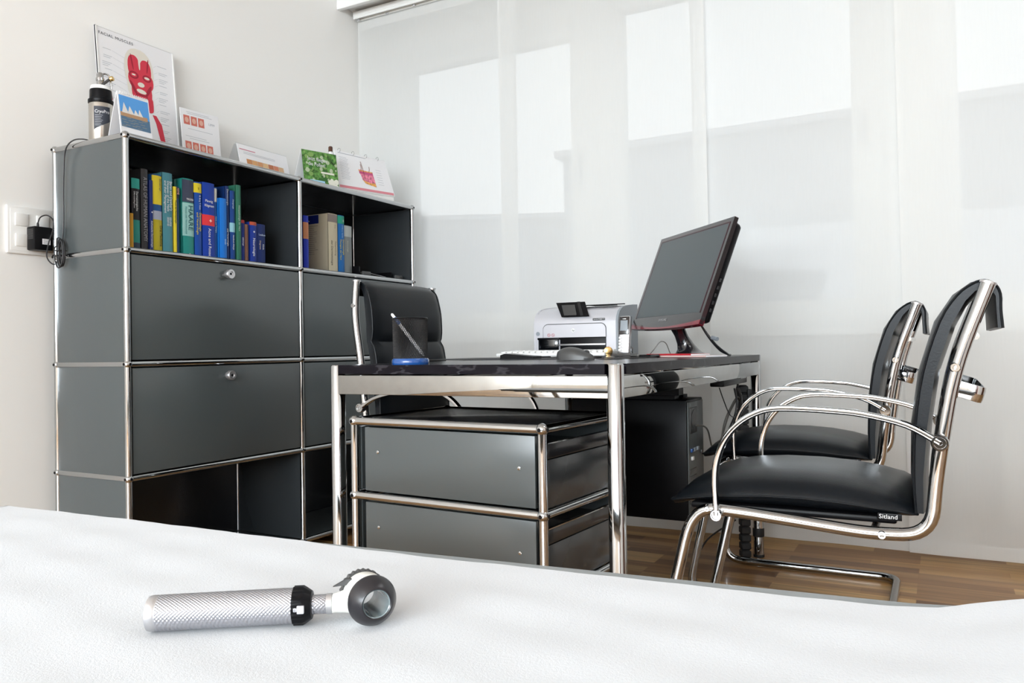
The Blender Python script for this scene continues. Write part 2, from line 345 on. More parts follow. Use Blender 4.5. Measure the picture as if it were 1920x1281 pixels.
# sliding curtain panels (y range at top, x plane, lean at the bottom)
CP = [(.405, -.502, 1.612, 0.0, 'leftmost sheer white curtain panel, hanging in the room corner behind the tall grey cabinet'),
      (-.424, -1.366, 1.586, -.012, 'sheer white curtain panel hanging behind the printer and the desk screen'),
      (-1.301, -2.240, 1.612, -.02, 'sheer white curtain panel hanging behind the two visitor chairs'),
      (-2.048, -3.10, 1.586, -.02, 'rightmost sheer white curtain panel at the right edge of the view')]
for ci, (ya, yb, x, lean, lab) in enumerate(CP):
    t = thing('sheer_curtain', lab, 'curtain', (x, 0, 0), 0, 'sheer panel curtains along the windows')
    ny, nz = 40, 30; rows = []; rnd = random.Random(ci)
    ph = rnd.random()*6
    def cx(a, z): return .004*math.sin(a*pi*2+ph)*(1-z/2.45) + .0035*math.sin(a*pi*5+ph*2)*(1-z/2.45)
    def cy(a, z): return ya+(yb-ya)*a + lean*(1-z/2.45)
    z0 = .03
    for k in range(nz+1):
        z = z0 + (2.448-z0)*k/nz
        rows.append([(cx(j/ny, z), cy(j/ny, z), z) for j in range(ny+1)])
    MB().loft(rows).build('fabric', M['sheer'], t)
    for zz0, zz1, nm in ((.03, .075, 'bottom_hem'), (2.405, 2.449, 'top_hem')):
        r2 = [[(cx(j/ny, z)-.003, cy(j/ny, z), z) for j in range(ny+1)] for z in (zz0, zz1)]
        MB().loft(r2).build(nm, M['sheer'], t)
    for a0, a1 in ((0, .012), (.988, 1)):
        r2 = [[(cx(a, z)-.002, cy(a, z), z) for a in (a0, a1)] for z in [z0+(2.44-z0)*k/12 for k in range(13)]]
        MB().loft(r2).build('side_hem', M['sheer'], t)
# radiators under the windows, seen faintly through the curtains
def radiator(y0, y1, z0, z1, label):
    t = thing('radiator', label, 'radiator', (X1-.10, (y0+y1)/2, 0), 0, 'radiators under the windows')
    L_ = (y1-y0); b = MB().box((0, 0, (z0+z1)/2), (.06, L_, z1-z0), bev=.006); n = int(L_/.05)
    for i in range(n): b.box((-.034, -L_/2+(i+.5)*L_/n, (z0+z1)/2), (.012, .030, z1-z0-.06), bev=.005)
    b.build('body', M['radiator'], t); MB().box((0, 0, z1+.006), (.075, L_+.004, .012), bev=.004).build('top_grille', M['radiator'], t)
    for sg in (-1, 1): MB().box((.045, sg*(L_/2-.1), (z0+z1)/2), (.03, .03, .1)).build('bracket', M['radiator'], t)
    return t
r1 = radiator(-3.55, -2.36, .12, .50, 'white panel radiator behind the rightmost curtain panel')
r2 = radiator(-1.60, -.35, .12, .50, 'white panel radiator behind the curtain beyond the desk')
MB().tube([(0, -.66, .47), (0, -.73, .47), (0, -.76, .47)], .011, 10).build('supply_pipe', M['radiator'], r2)
MB().lathe([(.012, -.03), (.024, -.02), (.026, .02), (.018, .03)], (-.03, -.755, .465), (-1, 0, 0), 18, ).build('valve_knob', M['white'], r2)
# outside
struct(MB().box((42, 0, -6.3), (80, 120, .2)).build('ground', M['ground']))
def building(name, label, c, d, rz, lin=True):
    t = thing(name, label, 'building', (c[0], c[1], -6.2), rz, 'buildings outside the windows')
    MB().box((0, 0, d[2]/2), d).build('wall', M['facade'], t)
    MB().box((0, 0, d[2]+.12), (d[0]+.5, d[1]+.5, .24)).build('roof', M['dark_zinc'], t)
    for k in range(int(d[2]//3)):
        for j in range(int(d[1]//4)):
            MB().box((-d[0]/2-.01, -d[1]/2+2+4*j, 1.7+3*k), (.06, 1.3, 1.4)).build('window', col_mat('pale_window_glass', (.40, .43, .47), .2), t, None)
building('apartment_building', 'pale flat roofed building outside, faint through the middle and right curtains', (30, -2.5, 0), (12, 24, 13.7), 0)
building('apartment_building', 'pale lower building outside, faint through the left curtain panels', (36, 21, 0), (12, 18, 13.2), .45)
# unseen ceiling fixtures, added to carry the fill light
for k, (lx, ly) in enumerate(((-3.3, -1.3), (.2, -2.9))):
    t = thing('ceiling_lamp', ('flat white ceiling lamp nearer the cabinet wall', 'flat white ceiling lamp nearer the right wall')[k], 'ceiling lamp', (lx, ly, ZC), 0, 'ceiling lamps')
    MB().box((0, 0, -.02), (1.25, .65, .04), bev=.004).build('housing', M['white_lacquer'], t)
    MB().box((0, 0, -.0405), (1.17, .57, .003)).build('diffuser', M['paper'], t)

#@@CABINET
# ------------------------------------------------------------------ modular cabinet
ZB = .046; RH = .35; CWX = [0, .744, 1.488]; CD = .353; TR = .0098; BR_ = .0135
cab = thing('modular_cabinet', 'tall grey steel cabinet with chrome tube frame standing against the left wall', 'cabinet', (0, 0, 0))
zs = [ZB+RH*k for k in range(5)]
def cloned(proto, cache={}): return None
for k, z in enumerate(zs):
    for x in CWX:
        for y in (0, CD):
            b = MB().sphere((x, y, z), BR_, 18)
            b.cur = 1
            for dx, dy in ((-1, 0), (0, -1)):
                if (dx and x == 0) or (dy and y == 0): b.cyl((x+dx*(BR_-.002), y+dy*(BR_-.002), z), (x+dx*(BR_+.0004), y+dy*(BR_+.0004), z), .0042, 10)
            b.build('connector_ball', [M['chrome'], M['black']], cab)
            if k < 4: MB().cyl((x, y, z+BR_*.6), (x, y, z+RH-BR_*.6), TR).build('post', M['chrome'], cab)
    for y in (0, CD):
        for i in (0, 1): MB().cyl((CWX[i]+BR_*.6, y, z), (CWX[i+1]-BR_*.6, y, z), TR).build('rail', M['chrome'], cab)
    for x in CWX: MB().cyl((x, BR_*.6, z), (x, CD-BR_*.6, z), TR).build('rail', M['chrome'], cab)
for x in CWX:
    for y in (0, CD): MB().cyl((x, y, 0), (x, y, ZB), .009).cyl((x, y, 0), (x, y, .008), .018).build('foot', M['chrome'], cab)
PG = TR*.8
for k in range(4):
    z0, z1 = zs[k]+PG, zs[k+1]-PG
    for i, x in enumerate(CWX):
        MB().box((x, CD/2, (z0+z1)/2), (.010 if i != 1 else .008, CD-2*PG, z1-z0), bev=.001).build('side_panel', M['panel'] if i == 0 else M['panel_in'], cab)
    for i in (0, 1):
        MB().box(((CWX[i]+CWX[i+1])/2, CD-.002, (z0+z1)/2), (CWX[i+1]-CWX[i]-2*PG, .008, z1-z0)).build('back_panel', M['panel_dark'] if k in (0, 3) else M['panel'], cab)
for k, z in enumerate(zs):
    for i in (0, 1):
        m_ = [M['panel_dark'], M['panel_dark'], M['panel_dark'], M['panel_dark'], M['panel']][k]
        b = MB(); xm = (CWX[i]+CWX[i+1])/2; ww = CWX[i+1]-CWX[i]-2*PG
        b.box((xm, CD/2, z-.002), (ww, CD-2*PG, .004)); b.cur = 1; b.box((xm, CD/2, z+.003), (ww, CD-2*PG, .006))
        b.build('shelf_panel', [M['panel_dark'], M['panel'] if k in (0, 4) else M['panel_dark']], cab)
for k in (1, 2):
    z0, z1 = zs[k]+TR+.003, zs[k+1]-TR-.003
    for i in (0, 1):
        xm = (CWX[i]+CWX[i+1])/2
        d = MB().box((xm, .002, (z0+z1)/2), (CWX[i+1]-CWX[i]-2*TR-.006, .014, z1-z0), bev=.0012).build('flap_door', M['panel'], cab)
        kz = zs[k+1]-.047
        kb = MB().lathe([(.012, 0), (.012, -.006), (.0165, -.010), (.0168, -.022), (.0155, -.0245), (.009, -.0245), (.0085, -.0215), (.001, -.0215)], (xm+.008, -.005, kz), (0, 1, 0), 28)
        kb.cur = 1; kb.cyl((xm+.008, -.0262, kz), (xm+.008, -.0268, kz), .0042, 14)
        kb.box((xm+.008, -.0275, kz), (.0012, .002, .006))
        kb.build('lock_knob', [M['alu'], M['black']], d)

#@@DESK
# ------------------------------------------------------------------ desk
DX0, DX1, DY0, DY1, DZ = 0.0, 1.42, -1.5785, -.8275, .740; LR = .0185
desk = thing('office_desk', 'black topped office desk with polished chrome legs and rails in the middle of the room', 'desk', (0, 0, 0))
a, b_, c_, d_ = DX0-LR, DX1+LR, DY0-LR, DY1+LR; nt_ = 2*LR-.002
poly = [(a+nt_, c_), (b_-nt_, c_), (b_-nt_, c_+nt_), (b_, c_+nt_), (b_, d_-nt_), (b_-nt_, d_-nt_), (b_-nt_, d_), (a+nt_, d_), (a+nt_, d_-nt_), (a, d_-nt_), (a, c_+nt_), (a+nt_, c_+nt_)]
MB().prism(poly, (0, 0, DZ-.022), (1, 0, 0), (0, 1, 0), .022).build('desk_top', M['desk_top'], desk)
for x in (DX0, DX1):
    for y in (DY0, DY1):
        l = MB().lathe([(LR*.9, .0), (LR, .002), (LR, DZ-.003), (LR-.002, DZ)], (x, y, 0), (0, 0, 1), 36)
        lo = l.build('leg', M['chrome'], desk)
        MB().cyl((x, y, 0), (x, y, .010), LR+.001, 30).build('foot_cap', M['rubber'], lo)
rz0, rz1 = .667, .7145; rx = LR-.005
MB().box((DX0-rx+.004, (DY0+DY1)/2, (rz0+rz1)/2), (.008, DY1-DY0-LR, rz1-rz0), bev=.0012).build('rail', M['chrome_rail'], desk)
MB().box((DX1+rx-.004, (DY0+DY1)/2, (rz0+rz1)/2), (.008, DY1-DY0-LR, rz1-rz0), bev=.0012).build('rail', M['chrome_rail'], desk)
MB().box(((DX0+DX1)/2, DY0-rx+.004, (rz0+rz1)/2), (DX1-DX0-LR, .008, rz1-rz0), bev=.0012).build('rail', M['chrome_rail'], desk)
MB().box(((DX0+DX1)/2, DY1+rx-.004, (rz0+rz1)/2), (DX1-DX0-LR, .008, rz1-rz0), bev=.0012).build('rail', M['chrome_rail'], desk)
# lower collar on the far right leg, as the photo shows
MB().lathe([(LR+.001, .075), (LR+.002, .078), (LR+.002, .103), (LR+.001, .106)], (DX1, DY0, 0), (0, 0, 1), 30).build('leg_collar', M['rubber'], desk)

# ------------------------------------------------------------------ pedestal
ped = thing('drawer_pedestal', 'low grey steel drawer pedestal with chrome tube frame under the desk end', 'drawer unit', (-.0608, -.931, 0), -1.6369)
# local x runs along the long side panel (0 .. .523), local y goes to the window side (0 .. .395)
PL, PD = .523, .3702; pz = [.0725, .2505, .4285, .6065]
for k, z in enumerate(pz):
    for x in (0, PL):
        for y in (0, PD):
            b = MB().sphere((x, y, z), BR_, 18); b.cur = 1
            if y == 0: b.cyl((x, y-BR_+.002, z), (x, y-BR_-.0004, z), .0042, 10)
            b.cyl((x+(BR_-.002)*(1 if x else -1), y, z), (x+(BR_+.0004)*(1 if x else -1), y, z), .0042, 10)
            b.build('connector_ball', [M['chrome'], M['black']], ped)
            if k < 3: MB().cyl((x, y, z+BR_*.6), (x, y, pz[k+1]-BR_*.6), TR).build('post', M['chrome'], ped)
    for y in (0, PD): MB().cyl((BR_*.6, y, z), (PL-BR_*.6, y, z), TR).build('rail', M['chrome'], ped)
    for x in (0, PL): MB().cyl((x, BR_*.6, z), (x, PD-BR_*.6, z), TR).build('rail', M['chrome'], ped)
MB().box((PL/2, PD/2, .6085), (PL-.012, PD-.012, .008), bev=.001).build('top_panel', M['panel_dark'], ped)
MB().box((PL/2, PD/2, .0745), (PL-.012, PD-.012, .006)).build('bottom_panel', M['panel'], ped)
for k in range(3):
    z0, z1 = pz[k]+.013, pz[k+1]-.014
    sp = MB().box((PL/2+.006, .006, (z0+z1)/2), (PL-.050, .010, z1-z0), bev=.001).build('side_panel', M['panel'], ped)
    sw = MB()
    for x, zz in ((.072, (z0+z1)/2+.018), (PL-.058, (z0+z1)/2+.006)): sw.lathe([(.0042, 0), (.0040, -.0015), (.0015, -.0022)], (x, .001, zz), (0, 1, 0), 14)
    sw.build('screw', M['chrome'], sp)
    MB().box((PL/2, PD-.006, (z0+z1)/2), (PL-.024, .010, z1-z0)).build('side_panel', M['panel'], ped)
    MB().box((.006, PD/2, (z0+z1)/2), (.010, PD-.024, z1-z0)).build('back_panel', M['panel'], ped)
    # drawer front set back behind the frame, with the grip groove
    dz0, dz1 = pz[k]+.012, pz[k+1]-.030
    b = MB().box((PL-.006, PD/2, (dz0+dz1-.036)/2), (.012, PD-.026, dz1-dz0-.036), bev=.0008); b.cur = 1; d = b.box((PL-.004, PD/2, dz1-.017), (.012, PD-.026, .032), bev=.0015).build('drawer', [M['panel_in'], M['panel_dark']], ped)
    MB().box((PL+.0025, PD/2, dz1-.0005), (.003, PD-.030, .0022)).build('grip_edge', M['chrome'], d)
    MB().box((PL/2-.01, PD/2, (dz0+dz1)/2-.01), (PL-.06, PD-.05, (dz1-dz0)*.8)).build('drawer_box', M['panel_dark'], d)
for x in (.03, PL-.03):
    for y in (.03, PD-.03):
        cst = MB().cyl((x, y-.011, .024), (x, y+.011, .024), .024, 24); co = cst.build('caster', M['rubber'], ped)
        MB().cyl((x, y, .045), (x, y, .0725), .007, 12).box((x, y, .045), (.03, .016, .014), bev=.003).build('caster_fork', M['chrome'], co)

#@@CHAIR
# ------------------------------------------------------------------ chairs
def seat_pad(parent):
    ys = [-.235, -.225, -.20, -.16, -.10, -.03, .05, .11, .16, .195, .22, .234, .242]
    seam = [.450, .452, .455, .458, .463, .466, .465, .461, .456, .451, .447, .444, .443]
    crown = [.004, .020, .032, .040, .045, .047, .048, .048, .044, .036, .025, .013, .004]
    hw = [.196, .203, .206, .207, .207, .207, .207, .207, .206, .205, .203, .200, .197]
    n = 24; b = MB(); rows = []
    for y, s, c, h in zip(ys, seam, crown, hw):
        row = []
        for j in range(n+1):
            t = -1+2*j/n; e = (1-abs(t)**3.2)**.55
            wr = .0016*math.sin(j*2.1+y*90)*(1 if y < -.1 else .25)*(abs(t)**2)
            row.append((t*h, y, s + c*e + wr*e))
        for j in range(n, -1, -1):
            t = -1+2*j/n; row.append((t*(h-.004*(1-abs(t))), y*.995, max(.4435 if y < .2 else s-.012, s - .026*(1-abs(t)**8)**.5 - .002)))
        rows.append(row)
    b.loft(rows, closed=True); o = b.build('seat', M['leather'], parent, 60)
    p = [(h*sg+.001*sg, y, s-.001) for sg, rng in ((-1, range(len(ys))), (1, range(len(ys)-1, -1, -1))) for y, s, h in [(ys[i], seam[i], hw[i]) for i in rng]]
    MB().tube(p, .0026, 8, closed=True).build('seat_piping', M['leather'], o)
    MB().box((0, 0, .434), (.40, .40, .014), bev=.005).build('seat_support', M['black'], o)
    return o
def back_pad(parent, F, B, crease=None):
    n = 20; b = MB(); rows = []; k = len(F)
    for j in range(n+1):
        t = -1+2*j/n; e = (1-abs(t)**4)**.5; hw = .203
        row = []
        for i in range(k):
            f, q = Vector(F[i]), Vector(B[i]); g = .45+.55*e; m_ = (f+q)/2
            p = m_+(f-m_)*g
            if i in (0, k-1): p = m_+(f-m_)*g*.6
            row.append((t*hw, p.x, p.y))
        for i in range(k-1, -1, -1):
            f, q = Vector(F[i]), Vector(B[i]); m_ = (f+q)/2; p = m_+(q-m_)*(.6+.4*e); row.append((t*hw, p.x, p.y))
        rows.append(row)
    b.loft(rows, closed=True); o = b.build('backrest', M['leather'], parent, 60)
    for sg in (-1, 1):
        pts = [(sg*.2035, *(((Vector(f)+Vector(q))/2) + (Vector(f)-Vector(q))/2*.45)) for f, q in zip(F, B)]
        MB().tube(smooth_path(pts, 3), .0024, 8).build('backrest_piping', M['leather'], o)
    return o
ARM = [(-.275, .591), (-.22, .622), (-.147, .640), (-.09, .6455), (-.03, .648), (.015, .647), (.045, .640), (.078, .622), (.104, .597), (.122, .568), (.134, .53), (.137, .494), (.136, .455), (.135, .424)]
def chair_arms(t, hx=.2375):
    for sg in (-1, 1):
        pts = smooth_path([(sg*hx, y, z) for y, z in ARM], 4)
        a_ = MB().tube(pts, .0078, 12, flat=(.0065, .0095), up=(0, -.3, 1)).build('armrest', M['chrome'], t)
        jj = MB().lathe([(.0148, -.012), (.0152, -.010), (.0152, .008), (.0135, .0105), (.0105, .0105), (.0100, .0085), (.0045, .0085), (.0040, .0065), (.001, .0065)], (sg*hx, -.275, .591), (sg, 0, 0), 26)
        jj.build('arm_joint', M['chrome'], a_); jj = MB().lathe([(.0125, -.012), (.0128, -.010), (.0128, .007), (.0110, .0095), (.0085, .0095), (.0080, .0075), (.001, .0075)], (sg*hx, .135, .424), (sg, 0, 0), 24)
        jj.build('arm_joint', M['chrome'], a_)
def screws(t, hx, L_):
    for sg in (-1, 1):
        for y, z, r in L_:
            MB().lathe([(r, -.008), (r, .0005), (r*.8, .003), (r*.45, .003), (r*.4, .0015), (.001, .0015)], (sg*(hx+.010), y, z), (sg, 0, 0), 20).build('screw', M['chrome'], t)
FX = .22; FR = .0125
def visitor_chair(label, loc, rz):
    t = thing('visitor_chair', label, 'chair', loc, rz, 'black visitor chairs at the desk')
    side = [(-.357, .880), (-.315, .766), (-.297, .700), (-.283, .620), (-.268, .520), (-.258, .417), (-.16, .410), (.095, .431), (.190, .434), (.230, .27), (.290, .0135), (-.275, .0135)]
    rad = [0, .05, .06, .05, .03, .075, .05, .05, .075, .05, .075, 0]
    full = [(-FX, y, z) for y, z in side] + [(FX, y, z) for y, z in reversed(side)]
    rr = rad[:-1] + [.06, .06] + rad[:-1][::-1]
    MB().tube(rounded(full, rr, 7), FR, 18, up=(1, 0, 0)).build('frame', M['chrome'], t)
    for sg in (-1, 1): MB().lathe([(FR+.0015, 0), (FR+.0015, .004), (.004, .0065)], (sg*FX, -.356, .879), (0, -.30, .95), 20).build('tube_cap', M['alu'], t)
    F = [(-.226, .452), (-.222, .52), (-.224, .617), (-.238, .717), (-.268, .816), (-.300, .866), (-.330, .888), (-.352, .893), (-.371, .883), (-.380, .862), (-.380, .832), (-.383, .798)]
    B = [(-.250, .452), (-.252, .52), (-.262, .617), (-.277, .717), (-.306, .806), (-.326, .846), (-.338, .862), (-.350, .869), (-.360, .866), (-.366, .856), (-.367, .832), (-.368, .800)]
    back_pad(t, F, B); s = seat_pad(t); chair_arms(t)
    screws(t, FX, [(.157, .433, .0065), (-.175, .411, .0085), (-.302, .728, .0095)])
    MB().tube(rounded([(-FX+.006, -.304, .69), (-FX+.010, -.346, .676), (FX-.010, -.346, .676), (FX-.006, -.304, .69)], [0, .018, .018, 0], 5), .01, 12, flat=(.0150, .0028), up=(0, 0, 1)).build('rear_handle', M['chrome'], t)
    MB().tube([(-FX, -.335, .785), (FX, -.335, .785)], .007, 10).build('rear_crossbar', M['chrome'], t)
    MB().tube([(-FX, -.16, .4155), (FX, -.16, .4155)], .007, 10).build('seat_crossbar', M['black'], t)
    lb = MB().box((-.211, -.188, .443), (.003, .042, .013), bev=.0006).build('maker_tag', M['black'], s)
    text('tag_lettering', 'Sitland', .0118, M['ink_white'], s, (-.2127, -.169, .4395), (0, -1, 0), (0, 0, 1), sx=1.05)
    return t
visitor_chair('nearer black leather visitor chair with bent chrome tube frame, in front of the desk', (.32, -1.90, 0), 0)
visitor_chair('farther black leather visitor chair with chrome tube frame, close to the curtain', (1.07, -1.767, 0), 0)

def desk_chair():
    t = thing('desk_chair', 'high backed black leather chair with chrome frame between desk and cabinet', 'chair', (.704, -.793, 0), pi)
    side = [(-.301, 1.006), (-.309, .919), (-.306, .86), (-.287, .745), (-.275, .62), (-.262, .50), (-.250, .417), (-.16, .410), (.10, .431), (.17, .431)]
    rad = [0, .04, .05, .05, .04, .04, .07, .04, .03, 0]
    for sg in (-1, 1): MB().tube(rounded([(sg*FX, y, z) for y, z in side], rad, 6), FR, 18, up=(1, 0, 0)).build('frame', M['chrome'], t)
    for sg in (-1, 1): MB().lathe([(FR+.0015, 0), (FR+.0015, .004), (.004, .0065)], (sg*FX, -.3005, 1.005), (0, .08, 1), 20).build('tube_cap', M['alu'], t)
    F = [(-.222, .452), (-.214, .52), (-.212, .60), (-.216, .68), (-.222, .745), (-.230, .785), (-.246, .806), (-.240, .817), (-.235, .845), (-.237, .90), (-.248, .945), (-.262, .985), (-.290, 1.008), (-.316, 1.008), (-.328, .99), (-.330, .96)]
    B = [(-.245, .452), (-.248, .52), (-.252, .60), (-.262, .68), (-.272, .745), (-.279, .785), (-.282, .806), (-.284, .818), (-.287, .860), (-.292, .92), (-.294, .955), (-.298, .970), (-.303, .984), (-.310, .986), (-.318, .978), (-.322, .960)]
    back_pad(t, F, B); seat_pad(t); chair_arms(t)
    screws(t, FX, [(.157, .433, .0065), (-.308, .925, .0085)])
    MB().tube([(-FX, -.17, .4155), (FX, -.17, .4155)], .010, 10).tube([(-FX, .12, .42), (FX, .12, .42)], .010, 10).build('seat_crossbar', M['chrome'], t)
    MB().cyl((0, 0, .10), (0, 0, .36), .026, 24).cyl((0, 0, .30), (0, 0, .42), .018, 24).build('gas_column', M['black'], t)
    MB().box((0, -.02, .418), (.20, .30, .02), bev=.006).build('seat_mechanism', M['black'], t)
    for k in range(5):
        an = 2*pi*k/5+.3; cx_, sx_ = math.cos(an), math.sin(an)
        l = MB().tube([(0, 0, .115), (cx_*.12, sx_*.12, .105), (cx_*.285, sx_*.285, .070)], [.022, .018, .013], 12).build('base_leg', M['chrome'], t)
        px, py = cx_*.285, sx_*.285
        MB().cyl((px-sx_*.012, py+cx_*.012, .026), (px+sx_*.012, py-cx_*.012, .026), .026, 22).cyl((px, py, .045), (px, py, .068), .007, 10).build('caster', M['black'], l)
desk_chair()

#@@BED
# ------------------------------------------------------------------ examination couch in the foreground
bed = thing('examination_couch', 'padded grey vinyl examination couch filling the foreground', 'couch', (-.8819, -.942, 0), .0853)
# local -y runs along the far edge towards the right of the photo, local -x runs towards the camera
BZ = .545
def bed_rise(u):  # u = distance along the couch; the head end is gently raised
    t = min(max((u-1.232)/.26, 0), 1); return .050*t**1.35
rows = []
for i in range(46):
    u = -.01 + 1.90*i/45; r = bed_rise(u); W_ = .66; hz = .055; rd = .004
    prof = [(0-rd, BZ+r), (-rd*.3, BZ+r-rd*.3), (0, BZ+r-rd), (0, BZ+r-hz+rd), (-rd, BZ+r-hz), (-W_+rd, BZ+r-hz), (-W_, BZ+r-hz+rd), (-W_, BZ+r-rd), (-W_+rd*.3, BZ+r-rd*.3), (-W_+rd, BZ+r)]
    rows.append([(x, -u, z) for x, z in prof])
MB().loft(rows, closed=True).build('mattress', M['grey_vinyl'], bed, 50)
fr = MB().box((-.33, -.95, BZ-.075), (.56, 1.80, .03), bev=.005); fr.build('bed_frame', M['white_lacquer'], bed)
for x in (-.10, -.56):
    for y in (-.15, -1.70): MB().box((x, y, (BZ-.09)/2), (.04, .04, BZ-.09), bev=.004).build('leg', M['chrome'], bed)
INS = [(-.02, -.016), (.10, -.012), (.26, -.007), (.41, .002), (.56, .0104), (.66, .0194), (.74, .0232), (.92, .023), (1.0, .0255), (1.05, .0245), (1.12, .0280), (1.20, .0240), (1.235, .016), (1.26, .004), (1.30, -.006), (2, -.006)]
def interp(u):
    for (a, p), (b, q) in zip(INS, INS[1:]):
        if u <= b: return p+(q-p)*(max(u, a)-a)/(b-a)
    return -.006
rows = []; nu, nv = 170, 46
for i in range(nu+1):
    u = -.014 + 1.88*i/nu; row = []
    ins = interp(u) + .0009*math.sin(u*43) + .0006*math.sin(u*97)
    W_ = .655
    for j in range(nv+1):
        if j == 0: x = -ins; z = -.009
        elif j == 1: x = -ins-.0006; z = -.003
        else:
            x = -ins-.003 - (W_-.006)*((j-2)/(nv-2)); z = .0030
        if j >= nv-1: z = -.004
        row.append((x, -u, BZ + bed_rise(u) + z + (.0006*math.sin(u*31+j*.6)+.0005*math.sin(u*13-j*1.1) if 3 < j < nv-2 else 0)))
    rows.append(row)
sh = MB().loft(rows).build('terry_sheet', M['terry'], None, 60); sh.location = (-.8819, -.942, 0); sh.rotation_euler = (0, 0, .0853)
tag(sh, 'white terry cloth sheet spread over the couch in the foreground', 'sheet')
sm = sh.modifiers.new('thickness', 'SOLIDIFY'); sm.thickness = .002; sm.offset = -1
#@@PART2
# ------------------------------------------------------------------ books
def V(*a): return Vector(a)
def book(label, x0, x1, h, y=.065, depth=.17, cov=(.02, .05, .2), bands=(), titles=(), z=1.1025, group='books on the left open shelf', rough=.32, cname=None):
    t = thing('book', label, 'book', ((x0+x1)/2, y, z), 0, group)
    w = x1-x0-.0008; cm = col_mat('book_%s' % (cname or '%02x%02x%02x' % tuple(int(c*255) for c in cov)), cov, rough)
    b = MB(); bt = .0022
    b.box((-w/2+bt/2, depth/2, h/2), (bt, depth, h), bev=.0005); b.box((w/2-bt/2, depth/2, h/2), (bt, depth, h), bev=.0005)
    n = 8; r = min(.004, w*.25)
    prof = [(-w/2 + w*i/n, -r*math.sin(pi*i/n)) for i in range(n+1)] + [(w/2, .003), (-w/2, .003)]
    b.prism(prof, (0, 0, 0), (1, 0, 0), (0, 1, 0), h)
    b.build('cover', cm, t, 50)
    MB().box((0, depth/2, h/2), (w-2*bt, depth-.006, h-.006)).build('page_block', M['paper'], t, None)
    for i, (f0, f1, c) in enumerate(bands):
        e = .0003
        pr = [(-w/2-e + (w+2*e)*k/n, -r*math.sin(pi*k/n)-e) for k in range(n+1)] + [(w/2+e, .0028), (-w/2-e, .0028)]
        MB().prism(pr, (0, 0, h*f0), (1, 0, 0), (0, 1, 0), h*(f1-f0)).build('spine_band', col_mat('band_%02x%02x%02x' % tuple(int(q*255) for q in c), c, rough), t, 50)
    for (s, size, xf, zf, c, ori, ln) in titles:
        if ori == 'v':
            text('spine_title', s, size, col_mat('ink_%02x%02x%02x' % tuple(int(q*255) for q in c), c, .5), t, (xf*w, -r-.0009, h*zf), (0, 0, -1), (1, 0, 0), ext=.0002, sx=ln)
        else:
            text('spine_title', s, size, col_mat('ink_%02x%02x%02x' % tuple(int(q*255) for q in c), c, .5), t, (xf*w, -r-.0009, h*zf), (1, 0, 0), (0, 0, 1), ext=.0002, align='CENTER', sx=ln)
    return t
NAVY = (.008, .025, .17); BLUE = (.012, .07, .36); TEAL = (.03, .27, .25); DTEAL = (.01, .11, .10); YEL = (.72, .58, .03); WHT = (.75, .77, .80); TEALG = (.07, .24, .29)
book('thin amber book, shortest and leftmost on the left open shelf', .046, .0615, .117, .05, cov=(.65, .33, .02))
book('black and teal book beside the left end of the open shelf', .0625, .0915, .232, .06, cov=(.012, .012, .016), bands=((.05, .12, (.03, .05, .08)), (.12, .43, (.02, .25, .21)), (.86, 1, (.03, .36, .31))), titles=(('Dermatologische', .010, -.05, .82, WHT, 'v', .9), ('Differenzialdiagnosen', .007, -.35, .82, WHT, 'v', .9)))
book('dark grey human anatomy atlas with silver lettering down the spine', .0960, .1215, .268, .06, cov=(.045, .045, .05), titles=(('ATLAS OF HUMAN ANATOMY', .0195, -.26, .90, (.33, .33, .35), 'v', .78),))
book('slim royal blue book with a small white mark, right of the anatomy atlas', .1225, .1365, .235, .055, cov=NAVY, titles=(('\u00c4sthetische Dermatologie', .0088, -.28, .44, WHT, 'v', .92), ('\u2022', .02, 0, .53, WHT, 'h', 1)))
book('blue book with yellow upper strip and white lower strip on its spine', .1375, .1725, .259, .06, cov=(.015, .08, .24), bands=((.0, .43, (.45, .38, .02)), (.43, .54, (.35, .38, .48)), (.62, .985, YEL)), titles=(('Oral Medicine', .0125, .18, .36, (.02, .02, .02), 'v', .95), ('Dermatologie', .008, .2, .95, (.02, .03, .1), 'v', .9)))
book('tall grey teal book on nail diseases with white title', .1738, .2125, .271, .058, cov=TEALG, titles=(("Baran and Dawber's", .0125, .17, .90, WHT, 'v', .95), ('Diseases of the Nails', .0125, -.12, .90, WHT, 'v', .95), ('and their Management', .0125, -.40, .90, WHT, 'v', .95), ('IIII\u2022IIIIII', .011, .10, .46, WHT, 'v', .95), ('IIIIIII\u2022III', .011, -.14, .46, WHT, 'v', .95), ('\u25b2', .008, .2, .01, WHT, 'h', 1)))
book('slim bright yellow book standing between taller teal and dark books', .2133, .2272, .230, .055, cov=YEL, titles=(('Praxis der Dermatologie', .0085, -.25, .80, (.05, .06, .02), 'v', .9),))
book('slim dark blue book titled AKNE', .2278, .2405, .233, .06, cov=(.015, .05, .14), bands=((.83, .985, (.02, .02, .04)),), titles=(('AKNE', .0115, -.30, .98, (.75, .45, .42), 'v', .75),))
book('dark green book half hidden left of the book titled HAARE', .2412, .2538, .262, .085, cov=DTEAL)
book('thick teal book titled HAARE with a pale spine label', .2545, .2990, .267, .060, cov=(.02, .24, .21), bands=((.70, .985, (.05, .06, .10)), (.27, .69, (.30, .55, .52))), titles=(('HAARE', .026, -.06, .665, (.02, .10, .12), 'v', 1.05), ('PRAXIS DER TRICHOLOGIE', .0085, -.36, .64, (.05, .25, .25), 'v', .9), ('TR\u00dcEB', .0095, .08, .725, WHT, 'h', 1.0), ('\u0421\u0430', .011, .1, .02, WHT, 'h', 1)))
